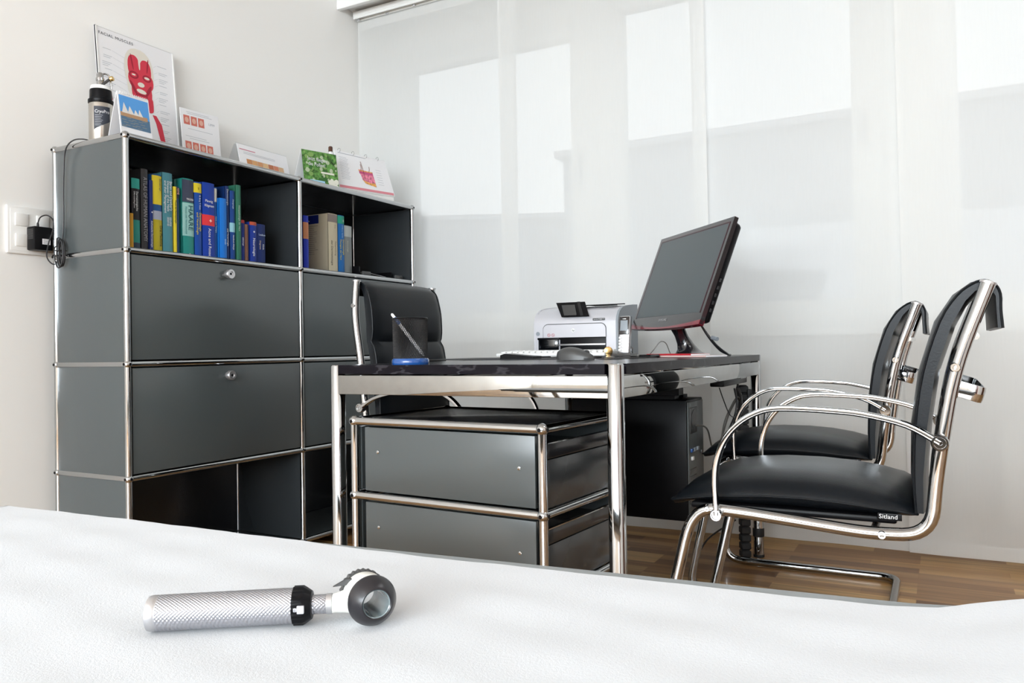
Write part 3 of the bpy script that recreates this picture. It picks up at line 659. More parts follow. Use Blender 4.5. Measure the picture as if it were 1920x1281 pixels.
book('blue book with a yellow block at the spine top', .2996, .3305, .262, .058, cov=(.01, .07, .34), bands=((.86, .985, YEL),), titles=(('II', .012, 0, .90, (.3, .25, .02), 'h', 1), ('G. Burg  T. Kunz', .008, .08, .83, WHT, 'v', .9), ('Dermatologie', .0115, .08, .60, YEL, 'v', 1.0), ('und Venerologie', .0115, -.30, .60, YEL, 'v', 1.0)))
book('thick blue Acne and Rosacea book with a red spine band', .3312, .3840, .267, .056, cov=(.008, .045, .34), bands=((.44, .58, (.72, .04, .05)),), titles=(('Plewig', .0125, -.02, .745, WHT, 'h', 1), ('Kligman', .0125, .0, .685, WHT, 'h', 1), ('Acne and Rosacea', .0165, -.08, .405, WHT, 'v', .92), ('\u2726', .016, .1, .485, (.9, .6, .55), 'h', 1)))
book('narrow blue book with pale top just right of the Acne and Rosacea book', .3848, .4005, .258, .062, cov=(.01, .07, .27), bands=((.80, .985, (.55, .54, .50)),), titles=(('Klinik und Therapie', .008, -.2, .6, (.4, .6, .8), 'v', .9),))
book('plain bright azure book, lower than its neighbours', .4010, .4340, .222, .052, cov=(.01, .17, .62), titles=(('Kinder', .008, .1, .35, (.5, .7, .9), 'v', .9),))
book('navy book with grey title left of the book with the pale blue patch', .4346, .4530, .271, .06, cov=(.008, .03, .13), titles=(('Dermatologie', .011, -.28, .96, (.5, .52, .58), 'v', .95), ('und Venerologie', .010, -.28, .44, WHT, 'v', .95)))
book('blue book with a pale blue patch low on the spine', .4536, .4775, .258, .058, cov=(.01, .055, .24), bands=((.42, .55, (.28, .56, .66)),), titles=(('Allergologie', .008, -.1, .88, (.5, .6, .7), 'v', .9), ('Handbuch Allergie', .008, -.1, .38, WHT, 'v', .9)))
book('tall green book, tallest of the row', .4782, .5024, .282, .054, cov=(.03, .155, .10), titles=(('Histopathologie der Haut', .0095, -.15, .74, (.5, .65, .55), 'v', .95),))
book('small navy book with a red top right of the tall green book', .5032, .5240, .159, .06, cov=(.008, .02, .15), bands=((.93, 1, (.35, .03, .03)),), titles=(('Infektiologie', .007, -.2, .6, WHT, 'v', .9),))
book('small brown book, lowest between two blue ones', .5248, .5440, .146, .062, cov=(.17, .085, .055))
book('small blue book titled Neurologie', .5456, .5770, .158, .056, cov=(.01, .035, .26), bands=((.92, 1, (.42, .08, .04)),), titles=(('Neurologie', .0155, -.18, .62, WHT, 'v', .95), ('\u2726', .012, 0, .74, WHT, 'h', 1)))
book('small thick dark blue dictionary at the right end of the row', .5790, .6240, .155, .060, cov=(.006, .02, .12), titles=(("Lexikon", .010, .05, .72, (.5, .6, .75), 'h', 1), ('Klinik', .009, .12, .52, WHT, 'v', 1), ('Diagnose', .009, -.22, .60, (.6, .5, .4), 'v', 1)))
G2 = 'books on the right open shelf'
t = book('blue book with orange picture at the left end of the right open shelf', .8390, .8690, .224, .07, cov=(.008, .03, .42), bands=((.58, .88, (.55, .22, .10)),), group=G2)
t = book('thick cream dermatology book showing its printed side cover', .9980, 1.0560, .257, .08, .20, cov=(.56, .50, .36), bands=((.86, .99, (.24, .20, .18)),), titles=(('der Dermatologie', .0155, -.28, .56, (.12, .11, .09), 'v', .95), ('Fallsammlung', .0120, .12, .55, (.2, .18, .15), 'v', .95), ('Burg', .008, .12, .82, (.3, .28, .2), 'v', .95)), group=G2)
b = MB().box((-.0293, .110, .236), (.0008, .115, .036)); b.build('cover_block', col_mat('navy_print', (.008, .02, .16)), t)
b = MB()
for i in range(15): b.box((-.0293, .107+.004*(i % 3), .208-i*.0085), (.0006, .10-.012*((i*7) % 4), .0016))
b.build('cover_text', col_mat('olive_ink', (.22, .20, .15)), t)
text('cover_title', 'Dermatologie', .0105, M['ink_white'], t, (-.0298, .16, .228), (0, -1, 0), (0, 0, 1), sx=1)
book('blue book with green top and yellow title right of the cream book', 1.0565, 1.0970, .257, .078, cov=(.01, .13, .40), bands=((.86, .99, (.02, .30, .20)),), titles=(('E', .013, .25, .895, WHT, 'h', 1), ('Dermatologie', .0125, .12, .60, YEL, 'v', .95), ('Therapie der Haut', .0125, -.30, .60, YEL, 'v', .95), ('Orfanos Garbe', .010, .0, .84, (.3, .5, .8), 'v', .9)), group=G2)
book('grey book with pale label, last in the right shelf row', 1.0976, 1.1540, .22, .085, cov=(.20, .22, .22), bands=((.78, .99, (.40, .43, .42)),), titles=(('Immunologie', .010, -.1, .70, (.5, .5, .42), 'v', .95),), group=G2)

t = thing('letter_tray', 'low black letter tray with paper in the right open shelf', 'letter tray', (1.315, .17, 1.1025))
b = MB().box((0, 0, .004), (.290, .26, .008), bev=.002); b.box((0, .127, .022), (.290, .006, .044), bev=.002); b.box((-.142, .03, .022), (.006, .20, .044), bev=.002); b.box((.142, .03, .022), (.006, .20, .044), bev=.002)
b.build('tray', M['black'], t)
for sx_ in (-1, 1): MB().box((sx_*.117, -.128, .012), (.055, .010, .024), bev=.003).build('front_corner', M['dark_grey'], t)
MB().slab(V(-.10, -.10, .026), V(.11, -.10, .0105), V(.11, .11, .0105), V(-.10, .11, .016), .001).build('paper_sheet', M['paper'], t)
t = thing('stapler_box', 'small black box beside the grey book in the right open shelf', 'box', (1.184, .09, 1.1025), 0)
MB().prism([(-.024, 0), (-.024, .046), (-.014, .042), (-.014, 0)][::-1] if False else [(-.026, 0), (-.017, 0), (-.018, .042), (-.026, .046)], (0, .10, 0), (1, 0, 0), (0, 0, 1), .14).build('body', M['black'], t)

# ------------------------------------------------------------------ wall plate, adapter and its cable
t = thing('wall_switch_plate', 'white four gang switch and socket plate on the wall left of the cabinet', 'wall switch', (-.045, Y1, 1.181))
b = MB(); b.box((0, -.005, 0), (.158, .010, .154), bev=.004, seg=3); b.box((0, -.009, 0), (.138, .004, .134), bev=.0015); b.build('plate', M['white_lacquer'], t)
for ix, iz in ((-1, 1), (1, 1), (-1, -1)):
    MB().box((ix*.034, -.0125, iz*.033), (.040, .006, .040), R=Matrix.Rotation(.05, 3, 'X'), bev=.0015).build('rocker', M['white_lacquer'], t)
MB().lathe([(.020, 0), (.022, -.003), (.022, -.004), (.001, -.004)], (.034, -.010, -.033), (0, 1, 0), 26).build('socket', M['white_lacquer'], t)
t = thing('power_adapter', 'black plug-in power adapter in the wall socket beside the cabinet', 'power adapter', (-.0340, .383, 1.155))
b = MB().box((0, .003, 0), (.060, .044, .076), bev=.004, seg=2); ad = b.build('case', M['black'], t)
b = MB()
for i in range(8): b.box((-.0302, .003, .028-i*.0042), (.0012, .030, .0016))
b.build('ribs', M['dark_grey'], ad)
MB().box((.008, -.0195, -.010), (.026, .0008, .018)).build('rating_label', M['paper'], ad)
b = MB()
for i in range(4): b.box((.008, -.0201, -.004-i*.004), (.020, .0004, .0009))
b.build('rating_text', M['ink'], ad)
MB().cyl((-.008, 0, .036), (-.008, 0, .052), .0045, 12, r1=.003).build('strain_relief', M['rubber'], t)
# cable: from adapter, down to the tied coil, then up the cabinet side and over the top
pts = [(-.042, .383, 1.205), (-.036, .378, 1.225), (-.022, .365, 1.232), (-.010, .352, 1.215), (-.014, .350, 1.180), (-.026, .352, 1.14), (-.034, .350, 1.10), (-.030, .340, 1.078), (-.022, .325, 1.070), (-.018, .312, 1.090), (-.018, .305, 1.115)]
for k in range(5):
    rx_, zz = .008+.0035*k, .036+.003*k
    for q in range(8):
        a_ = q/8*2*pi + .3*k; pts.append((-.020-.004*math.sin(k*2.1), .295+rx_*math.cos(a_)+.004*(k-2), 1.105+zz*math.sin(a_)))
pts += [(-.018, .300, 1.13), (-.017, .289, 1.17), (-.016, .287, 1.22), (-.017, .285, 1.30), (-.0165, .283, 1.37), (-.018, .276, 1.415), (-.020, .258, 1.444), (-.014, .232, 1.4605), (.000, .205, 1.4625), (.020, .190, 1.458), (.060, .180, 1.4555), (.115, .175, 1.4555)]
t = MB().tube(smooth_path(pts, 5), .0021, 8).build('adapter_cable', M['cable'], None); tag(t, 'thin black cable coiled and tied, running up the cabinet side', 'cable')
MB().tube([(-.034, .285, 1.112), (-.034, .309, 1.112), (-.010, .309, 1.112), (-.010, .285, 1.112)], .0018, 8, closed=True).build('cable_tie', M['cable'], t)

# ------------------------------------------------------------------ things on top of the cabinet
ZT = 1.4525
t = thing('spray_bottle', 'steel cryo spray bottle with black cap on top of the cabinet', 'spray bottle', (.088, .245, ZT))
MB().lathe([(.034, 0), (.0365, .003), (.0370, .145), (.0355, .150)], n=40).build('body', M['steel'], t)
b = MB().lathe([(.0372, .150), (.0385, .152), (.0385, .162), (.0340, .165), (.0335, .192), (.0325, .196)], n=40); cp = b.build('cap', M['black'], t)
MB().lathe([(.0325, .196), (.0320, .197), (.0300, .208), (.012, .209)], n=36).build('collar', M['white'], t)
b = MB().lathe([(.011, .206), (.011, .250), (.008, .254), (.001, .254)], (-.002, 0, 0), n=24); b.lathe([(.013, .228), (.013, .236)], (-.002, 0, 0), n=20)
b.tube(rounded([(-.002, 0, .246), (.010, -.004, .256), (.026, -.010, .252), (.034, -.013, .178)], [0, .010, .014, 0], 6), .0032, 12)
b.build('nozzle', M['chrome'], t)
MB().tube([(-.003, -.010, .212), (.022, -.016, .238)], .0045, 10).build('lever', M['dark_grey'], t)
MB().lathe([(.006, 0), (.008, .002), (.008, .010), (.006, .012)], (.020, -.020, .236), (.4, -.8, .3), 16).build('valve_screw', M['brass'], t)
A0, A1 = math.radians(-158), math.radians(-80); rr = .0373
def onc(a, z, r=rr): return (r*math.cos(a), r*math.sin(a), z)
rows = [[onc(A0+(A1-A0)*k/14, z) for k in range(15)] for z in (.070, .135)]
rows[0] = [onc(A0+(A1-A0)*k/14, .058+.030*k/14) for k in range(15)]
MB().loft(rows).build('label', M['ink'], t)
tx = text('label_text', 'CryoPro', .0150, M['ink_white'], t, (0, 0, 0), (1, 0, 0), (0, 0, 1), ext=.0001, sx=.85)
for v in tx.data.vertices: a_ = A0+.08+v.co.x/rr; v.co = Vector(onc(a_, .113+v.co.z, rr+.0004+abs(v.co.y)))
b = MB()
for i in range(7):
    z = .105-i*.0055; b.loft([[onc(A0+.10+.08*k, zz, rr+.0004) for k in range(9-(i % 3))] for zz in (z, z+.0012)])
b.build('label_lines', M['ink_grey'], t)

# facial muscles poster
PX0, PX1, PYB, PYT, PZT = .163, .480, .345, .388, 1.925
PH = math.hypot(PZT-ZT, PYT-PYB); up = Vector((0, PYT-PYB, PZT-ZT)).normalized(); nrm = Vector((1, 0, 0)).cross(up)
t = thing('anatomy_poster', 'framed facial muscles poster leaning on the wall on the cabinet', 'poster', (PX0, PYB, ZT))
PWD = PX1-PX0
def pp(u, v, e=0): return Vector((u, 0, 0)) + up*v + nrm*e
MB().slab(pp(0, 0, .004), pp(PWD, 0, .004), pp(PWD, PH, .004), pp(0, PH, .004), .008).build('board', M['paper'], t)
fb = MB(); fw = .005
for (a0, b0, a1, b1) in ((0, 0, fw, PH), (PWD-fw, 0, PWD, PH), (0, PH-fw*.6, PWD, PH), (0, 0, PWD, fw*.6)):
    fb.slab(pp(a0, b0, .006), pp(a1, b0, .006), pp(a1, b1, .006), pp(a0, b1, .006), .008)
fb.build('frame', M['white_lacquer'], t)
text('title', 'FACIAL MUSCLES', .0150, M['ink'], t, pp(.010, PH-.028, .0045), (1, 0, 0), up, ext=.0001, sx=1.05, spacing=1.15)
b = MB(); rnd = random.Random(3)
for side in (0, 1):
    for i in range(13):
        v = PH-.075-i*.0245; ln = .028+.014*rnd.random(); u = .018+.01*rnd.random() if side == 0 else .238+.008*rnd.random()
        for q in range(1+(i % 3)): 
            vv = v-q*.0065; b.quad(pp(u, vv, .0046), pp(u+ln*(1-.2*q), vv, .0046), pp(u+ln*(1-.2*q), vv+.0016, .0046), pp(u, vv+.0016, .0046))
        if side == 0: b.quad(pp(u+ln+.003, v, .0046), pp(.108, v-.012, .0046), pp(.108, v-.0113, .0046), pp(u+ln+.003, v+.0007, .0046))
        else: b.quad(pp(.225, v-.010, .0046), pp(u-.003, v, .0046), pp(u-.003, v+.0007, .0046), pp(.225, v-.0093, .0046))
b.build('captions', M['ink_grey'], t)
cr_, rd_, dr_ = col_mat('cream_print', (.74, .70, .62)), col_mat('red_print', (.62, .045, .075)), col_mat('dark_red_print', (.33, .02, .04))
fcx, fcy = .165, PH-.150
def blob(mb, cx_, cy_, rx_, ry_, e, n=22, a0=0, a1=2*pi, rot=0, sq=1.0):
    ps = []
    for k in range(n):
        a_ = a0+(a1-a0)*k/(n-1 if a1-a0 < 6.2 else n); x = rx_*math.copysign(abs(math.cos(a_))**sq, math.cos(a_)); y = ry_*math.copysign(abs(math.sin(a_))**sq, math.sin(a_))
        x, y = x*math.cos(rot)-y*math.sin(rot), x*math.sin(rot)+y*math.cos(rot); ps.append(pp(fcx+cx_+x, fcy+cy_+y, e))
    mb.add(ps, [tuple(range(len(ps)))])
b = MB()
b.cur = 0; blob(b, -.002, .030, .060, .084, .0047, sq=.85); blob(b, -.004, -.03, .050, .075, .00475)
b.cur = 1
blob(b, -.0235, .043, .0245, .044, .0049, sq=.85); blob(b, .0245, .040, .0235, .040, .0049, sq=.85)
blob(b, .003, -.002, .052, .040, .0050, sq=.85); blob(b, .004, -.045, .042, .042, .0051, sq=.8); blob(b, .006, -.086, .043, .030, .0050, sq=.4)
b.cur = 2
for (x, y, r1_, r2_, ro) in ((-.026, .012, .020, .014, 0), (.028, .012, .018, .013, 0), (-.030, -.035, .006, .026, .5), (.032, -.035, .006, .026, -.5), (-.016, -.078, .004, .022, .2), (.020, -.078, .004, .022, -.2), (0, -.056, .022, .004, 0), (-.030, .060, .003, .030, .15), (.034, .060, .003, .028, -.15)): blob(b, x, y, r1_, r2_, .0052, rot=ro)
b.cur = 1
blob(b, -.026, .012, .013, .008, .0053); blob(b, .028, .012, .012, .008, .0053)
b.cur = 0
blob(b, 0, .072, .004, .036, .0053); blob(b, .028, .013, .011, .0045, .0054); blob(b, -.026, .013, .008, .003, .0054); blob(b, .002, -.018, .014, .009, .0054, rot=.1); blob(b, .002, -.043, .020, .008, .0054, rot=-.1)
b.build('face_drawing', [cr_, rd_, dr_], t, None)
b = MB(); ps = [(.215, .205), (.232, .175), (.240, .135), (.245, .110)]
for (u0, v0), (u1, v1), (w0, w1) in zip(ps, ps[1:], ((.008, .012), (.012, .011), (.011, .010))): b.quad(pp(u0-w0, v0, .0047), pp(u1-w1, v1, .0047), pp(u1+w1, v1, .0047), pp(u0+w0, v0, .0047))
b.quad(pp(.232, .085, .0048), pp(.258, .085, .0048), pp(.256, .112, .0048), pp(.236, .112, .0048)); b.quad(pp(.015, .19, .0047), pp(.04, .20, .0047), pp(.05, .225, .0047), pp(.02, .215, .0047))
b.build('muscle_drawing', rd_, t, None)

def leaf(tl, tr, br, bl):
    """local frame helper for a printed sheet: returns f(u, v, e) with u right, v up in metres, and its width and height"""
    tl, tr, br, bl = map(Vector, (tl, tr, br, bl)); w_, h_ = (br-bl).length, (tl-bl).length
    n_ = (br-bl).cross(tl-bl).normalized()
    def f(u, v, e=0):
        a, c = u/w_, v/h_; return (bl*(1-a)+br*a)*(1-c) + (tl*(1-a)+tr*a)*c + n_*e
    return f, w_, h_
def rect(mb, f, u0, v0, u1, v1, e): mb.quad(f(u0, v0, e), f(u1, v0, e), f(u1, v1, e), f(u0, v1, e))

# desk calendar with a seaside photograph
t = thing('desk_calendar', 'small desk calendar with a waterside photograph on the cabinet corner', 'calendar', (0, 0, 0))
f, w_, h_ = leaf((.064, .128, 1.622), (.178, .128, 1.622), (.174, .098, ZT), (.060, .098, ZT))
MB().slab(f(0, 0), f(w_, 0), f(w_, h_), f(0, h_), .003).build('page', M['paper'], t)
MB().slab(V(.178, .131, 1.620), V(.064, .131, 1.620), V(.060, .175, ZT), V(.174, .175, ZT), .002).build('easel_back', M['paper'], t)
b = MB()
p0, p1 = .055, h_-.010
b.cur = 0; rect(b, f, .004, p0, w_-.004, p1, .0006)
b.cur = 1; rect(b, f, .004, p0, w_-.004, p0+.040, .0009)
b.cur = 2; rect(b, f, .004, p0+.036, w_-.012, p0+.050, .0012)
b.cur = 3
for (u0, u1, hh) in ((.010, .034, .036), (.030, .054, .028), (.052, .072, .020), (.068, .086, .024)):
    b.add([f(u0, p0+.048, .0014), f(u1, p0+.048, .0014), f((u0+u1)/2-.003, p0+.048+hh, .0014)], [(0, 1, 2)])
b.cur = 4
for i in range(16): rect(b, f, .006+(i*37 % 80)*.001, p0+.003+(i % 8)*.0042, .022+(i*37 % 80)*.001, p0+.0045+(i % 8)*.0042, .0011)
b.build('photograph', [col_mat('sky_print', (.10, .33, .72)), col_mat('water_print', (.09, .17, .27)), col_mat('shore_print', (.45, .27, .15)), col_mat('white_print', (.72, .70, .68)), col_mat('ripple_print', (.32, .30, .24))], t, None)
for i in range(14):
    u = .008+i*(w_-.016)/13; c = f(u, h_-.002, .002); MB().ring([(.0034+.0007*math.cos(a_), .0007*math.sin(a_)) for a_ in [2*pi*k/6 for k in range(6)]], c, (1, 0, 0), 12).build('spiral_ring', M['white'], t)

# white leaflet with small photographs
def sheet_thing(name, label, cat, corners, thick=.0012, m='paper'):
    t = thing(name, label, cat, (0, 0, 0)); f, w_, h_ = leaf(*corners)
    MB().slab(f(0, 0), f(w_, 0), f(w_, h_), f(0, h_), thick).build('sheet', M[m], t); return t, f, w_, h_
t, f, w_, h_ = sheet_thing('info_sheet', 'white info sheet with small red skin photos beside the poster', 'leaflet', ((.462, .325, 1.706), (.640, .325, 1.712), (.632, .290, ZT), (.454, .290, ZT)), .003)
MB().slab(V(.638, .330, 1.69), V(.500, .330, 1.69), V(.498, .350, ZT+.001), V(.636, .350, ZT+.001), .002).build('easel_back', M['acrylic'], t)
for j, (n_, v0) in enumerate(((3, h_-.062), (4, .092))):
    for i in range(n_):
        b = MB(); rect(b, f, .012+i*.0335, v0, .040+i*.0335, v0+.036, .0006); b.cur = 1; bc = (.026+i*.0335, v0+.018)
        ps = [f(bc[0]+.009*math.cos(a_), bc[1]+.011*math.sin(a_), .0010) for a_ in [2*pi*k/14 for k in range(14)]]; b.add(ps, [tuple(range(14))])
        b.build('skin_photo', [col_mat('rosy_print', (.62, .17, .13)), col_mat('pale_rosy_print', (.72, .42, .33))], t, None)
b = MB(); rnd = random.Random(5)
for v in [h_-.012, h_-.018, h_-.078, .148, .140, .072, .064, .056]: rect(b, f, .015+.02*rnd.random(), v, .08+.07*rnd.random(), v+.0015, .0005)
b.build('text_lines', M['ink_grey'], t, None)
text('heading', 'LIPPP', .0135, M['ink_grey'], t, f(.128, h_-.045, .0005), (1, 0, 0), (0, .14, 1), ext=.0001)

# clear flyer holder with a strip of pictures
t = thing('flyer_holder', 'clear slanted flyer holder with a strip of small orange pictures', 'flyer holder', (0, 0, 0))
f, w_, h_ = leaf((.668, .258, 1.612), (.945, .258, 1.612), (.930, .205, ZT+.003), (.652, .205, ZT+.003))
MB().slab(f(0, 0, -.0022), f(w_, 0, -.0022), f(w_, h_, -.0022), f(0, h_, -.0022), .002).build('backing_pane', M['acrylic'], t)
MB().slab(f(.004, .002), f(w_-.004, .002), f(w_-.004, h_-.006), f(.004, h_-.006), .002).build('flyer', M['paper'], t)
MB().slab(V(.945, .266, 1.605), V(.668, .266, 1.605), V(.655, .33, ZT+.003), V(.930, .33, ZT+.003), .002).build('easel_back', M['acrylic'], t)
b = MB()
b.cur = 1; rect(b, f, .040, .058, w_-.036, .070, .0007)
oc = [(.55, .25, .10), (.66, .36, .16), (.60, .30, .14), (.70, .46, .24), (.50, .18, .09), (.62, .24, .14), (.66, .44, .26)]
for i in range(7):
    b.cur = 2+i; rect(b, f, .040+i*.0289, .070, .0675+i*.0289, .098, .0007)
b.cur = 0; rect(b, f, .012, h_-.030, .095, h_-.0255, .0006)
b.cur = 9
for v in (h_-.040, h_-.046): rect(b, f, .03, v, .20, v+.0016, .0006)
b.build('printed_strip', [col_mat('pink_ink', (.62, .25, .33)), col_mat('navy_band', (.03, .04, .27))]+[col_mat('tan%d' % i, c) for i, c in enumerate(oc)]+[M['ink_grey']], t, None)

# green pollen card
t = thing('tent_card', 'green tent card about pollen with white lettering on the cabinet', 'card', (0, 0, 0))
f, w_, h_ = leaf((.866, .100, 1.605), (1.032, .062, 1.609), (1.026, .040, ZT), (.860, .078, ZT))
MB().slab(f(0, 0), f(w_, 0), f(w_, h_), f(0, h_), .0012).build('front_leaf', col_mat('leaf_green_print', (.09, .22, .05), .4, noise=(70, .8)), t)
MB().slab(V(1.034, .064, 1.607), V(.866, .102, 1.604), V(.862, .150, ZT), V(1.030, .112, ZT), .0012).build('back_leaf', M['paper'], t)
b = MB(); rnd = random.Random(11)
for i in range(60):
    b.cur = i % 3; cx_, cy_ = .006+rnd.random()*(w_-.012), .03+rnd.random()*(h_-.036); r_ = .004+.007*rnd.random()
    if i >= 46: b.cur = 3; cx_ = w_*.72+rnd.random()*w_*.25; cy_ = .004+rnd.random()*.035; r_ = .009
    r_ = min(r_, cx_, w_-cx_, cy_, h_-cy_)
    ps = [f(cx_+r_*math.cos(a_)*(.8+.4*rnd.random()), cy_+r_*math.sin(a_), .0005+i*.00001) for a_ in [2*pi*k/9 for k in range(9)]]; b.add(ps, [tuple(range(9))])
b.cur = 4; rect(b, f, .028, .006, .100, .030, .0014); b.cur = 3; rect(b, f, .085, .062, w_-.02, .070, .0014)
b.build('leaf_pattern', [col_mat('g1', (.04, .13, .03)), col_mat('g2', (.20, .34, .10)), col_mat('g3', (.42, .50, .33)), col_mat('g4', (.72, .72, .62)), col_mat('g5', (.35, .58, .74))], t, None)
xd = (f(w_, 0)-f(0, 0)); yd = (f(0, h_)-f(0, 0))
text('lettering', 'Jetzt fliegen\ndie Pollen!', .0225, M['ink_white'], t, f(.024, h_-.042, .0022), xd, yd, ext=.0001, sx=.9)

# skin flip chart
t = thing('flip_chart', 'tabletop flip chart with a pink skin section drawing at the cabinet end', 'flip chart', (0, 0, 0))
f, w_, h_ = leaf((1.085, .118, 1.652), (1.385, .075, 1.655), (1.405, .035, 1.492), (1.070, .078, 1.480))
MB().slab(f(0, 0), f(w_, 0), f(w_, h_), f(0, h_), .0015).build('page', M['paper'], t)
MB().slab(f(-.002, -.004, -.002), f(w_+.002, -.004, -.002), f(w_, h_-.004, -.002), f(0, h_-.004, -.002), .003).build('stand_front', M['white_lacquer'], t)
MB().prism([(0, 0), (.338, 0), (.338, .034), (0, .026)], (1.068, .082, ZT), (1, -.128, 0), (0, 0, 1), -.10).build('stand_base', M['white_lacquer'], t)
MB().slab(V(1.386, .080, 1.65), V(1.086, .123, 1.648), V(1.075, .185, ZT), V(1.412, .140, ZT), .002).build('stand_back', M['white_lacquer'], t)
b = MB(); b.cur = 0
for v0, v1, e, c in ((.002, .014, .0006, 0),): rect(b, f, .004, v0, w_-.004, v1, e)
sx0, sx1, sy0, sy1 = .135, .225, .035, .105
b.cur = 1; b.add([f(sx0, sy1, .0008), f(sx0+.012, sy1-.035, .0008), f(sx0+.016, sy0+.018, .0008), f(sx1+.006, sy0-.006, .0008), f(sx1, sy1-.004, .0008)], [(0, 1, 2, 3, 4)])
b.cur = 2; b.add([f(sx0+.016, sy0+.020, .0012), f(sx0+.03, sy0+.004, .0012), f(sx1+.004, sy0-.006, .0012), f(sx1+.003, sy0+.012, .0012), f(sx1-.03, sy0+.010, .0012)], [(0, 1, 2, 3, 4)])
rect(b, f, sx0, sy1-.008, sx1, sy1-.003, .0014)
b.cur = 3; rect(b, f, sx0+.002, sy1-.020, sx1-.001, sy1-.008, .0013)
b.cur = 4
for (u, v, l, ro) in ((.150, .098, .034, .12), (.166, .060, .085, -.1), (.200, .098, .030, .3)):
    a_ = f(u, v, .0018); c_ = f(u+l*math.sin(ro), v+l*math.cos(ro), .0018); b.tube([a_, (a_+c_)/2+Vector((.003, 0, 0)), c_], .0009, 6)
b.build('skin_drawing', [col_mat('pink_band', (.70, .25, .29)), col_mat('skin_pink', (.68, .20, .30), noise=(90, .5)), col_mat('fat_yellow', (.76, .38, .10), noise=(120, .4)), col_mat('skin_dark', (.55, .09, .22)), col_mat('hair_brown', (.20, .06, .04))], t, None)
b = MB()
for i in range(16): rect(b, f, .022+.003*(i % 2), h_-.030-i*.0068, .070+.004*((i*5) % 3), h_-.0285-i*.0068, .0005)
for i in range(7): rect(b, f, .25, h_-.060-i*.012, .285, h_-.0585-i*.012, .0005)
rect(b, f, .02, h_-.012, .20, h_-.009, .0005)
b.build('text_lines', M['ink_grey'], t, None)
for u in (.03, .12, .205, .285):
    MB().ring([(.0085+.0009*math.cos(a_), .0009*math.sin(a_)) for a_ in [2*pi*k/6 for k in range(6)]], f(u*w_/.34, h_+.001, .001), (1, -.13, 0), 18).build('binder_ring', M['chrome'], t)
t = thing('slim_bottle', 'slim pale bottle with brown cap behind the pollen card', 'bottle', (1.162, .205, ZT))
MB().lathe([(.017, 0), (.018, .003), (.018, .17), (.009, .200), (.008, .218)], n=24).build('body', M['grey_plastic'] if False else M['white'], t)
MB().lathe([(.0095, .216), (.0095, .236), (.007, .240), (.001, .240)], n=20).build('cap', col_mat('brown_cap', (.09, .04, .025)), t)

#@@DESKITEMS
# ------------------------------------------------------------------ on the desk
DT = DZ
RT = Vector((.477, -.879, 0)); FW = Vector((.879, .477, 0))
t = thing('pen_cup', 'black wire mesh pen cup with glossy blue base on the desk corner', 'pen cup', (.034, -1.030, DT))
MB().lathe([(.0445, 0), (.0460, .003), (.0455, .011), (.0430, .0150), (.030, .0150), (.001, .0150)], n=44).build('base', M['blue_plastic'], t)
b = MB(); ns, hh = 62, .098
for sgn in (-1, 1):
    for k in range(ns):
        p = []
        for q in range(13):
            a_ = 2*pi*k/ns + sgn*q/12*1.15; r_ = .0415+.0010*q/12; p.append((r_*math.cos(a_), r_*math.sin(a_), .014+hh*q/12))
        b.tube(p, .00080, 3)
b.build('mesh_wall', M['rubber'], t, None)
MB().ring([(.0418+.0021*math.cos(a_), .1132+.0021*math.sin(a_)) for a_ in [2*pi*k/8 for k in range(8)]], (0, 0, 0), (0, 0, 1), 44).build('rim', M['black'], t)
t = thing('pen', 'white and blue pen leaning in the mesh pen cup', 'pen', (.034, -1.030, DT))
p0 = RT*.034+FW*.0+Vector((0, 0, .0200)); p1 = -RT*.0445+FW*.004+Vector((0, 0, .124)); dv = (p1-p0).normalized()
MB().lathe([(.001, 0), (.0042, .010), (.0042, .100)], p0, dv, 16).build('barrel', M['paper'], t)
MB().lathe([(.0046, .100), (.0046, .119), (.0036, .1205)], p0, dv, 16).build('blue_band', M['blue_plastic'], t)
MB().lathe([(.0036, .1205), (.0034, .131), (.001, .1335)], p0, dv, 16).build('push_button', M['white'], t)

t = tag(MB().box((.86, -.87, DT+.0012), (.46, .58, .0024), bev=.001).build('desk_mat', M['rubber']), 'thin black desk mat lying under the keyboard', 'desk mat')
t = thing('keyboard', 'flat white keyboard on the black desk mat', 'keyboard', (1.0, -.975, DT+.0024), 0)
b = MB().box((0, 0, .013), (.15, .42, .012), R=Matrix.Rotation(-.035, 3, 'Y'), bev=.003); b.build('case', M['white'], t)
for yy in (-.18, .18): MB().box((.062, yy, .004), (.012, .03, .008), bev=.001).build('foot', M['rubber'], t)
for r_ in range(5):
    MB().add(*(lambda m: (m.v, m.f))((lambda m: [m.box((-.055+r_*.026, -.19+c_*.0235+.0045*(r_ % 2), .0195+.0009*r_), (.021, .019, .006), bev=.002, seg=1) for c_ in range(17)][-1])(MB()))).build('key_row', M['white'], t)
t = thing('mouse', 'dark grey computer mouse on the desk in front of the printer', 'computer mouse', (.45, -1.288, DT))
rows = []
for i in range(15):
    a_ = i/14; y = .057-.114*a_; hw_ = .030*(max(0, 1-(2*a_-1)**2*.999)**.38)*(1-.12*a_); top = .036*(max(.0, math.sin(pi*min(1, (a_*.93+.04))**.72))**.62) if 0 < a_ < 1 else .004
    row = []
    for j in range(17):
        q = pi*j/16; row.append((hw_*math.cos(q)*(1.0 if True else 1), y, .0015+max(.003, top)*math.sin(q)**.6))
    rows.append(row+[(-hw_*.96, y, .001), (hw_*.96, y, .001)])
ms = MB().loft(rows, closed=True).build('body', M['dark_grey'], t, 60)
MB().cyl((-.003, -.034, .020), (.003, -.034, .020), .0085, 18).build('scroll_wheel', M['rubber'], t)
MB().tube(smooth_path([(0, -.056, .006), (.02, -.075, .003), (.08, -.10, .0025), (.20, -.085, .0025), (.42, -.10, .0025)], 6), .0018, 8).build('mouse_cable', M['cable'], t)
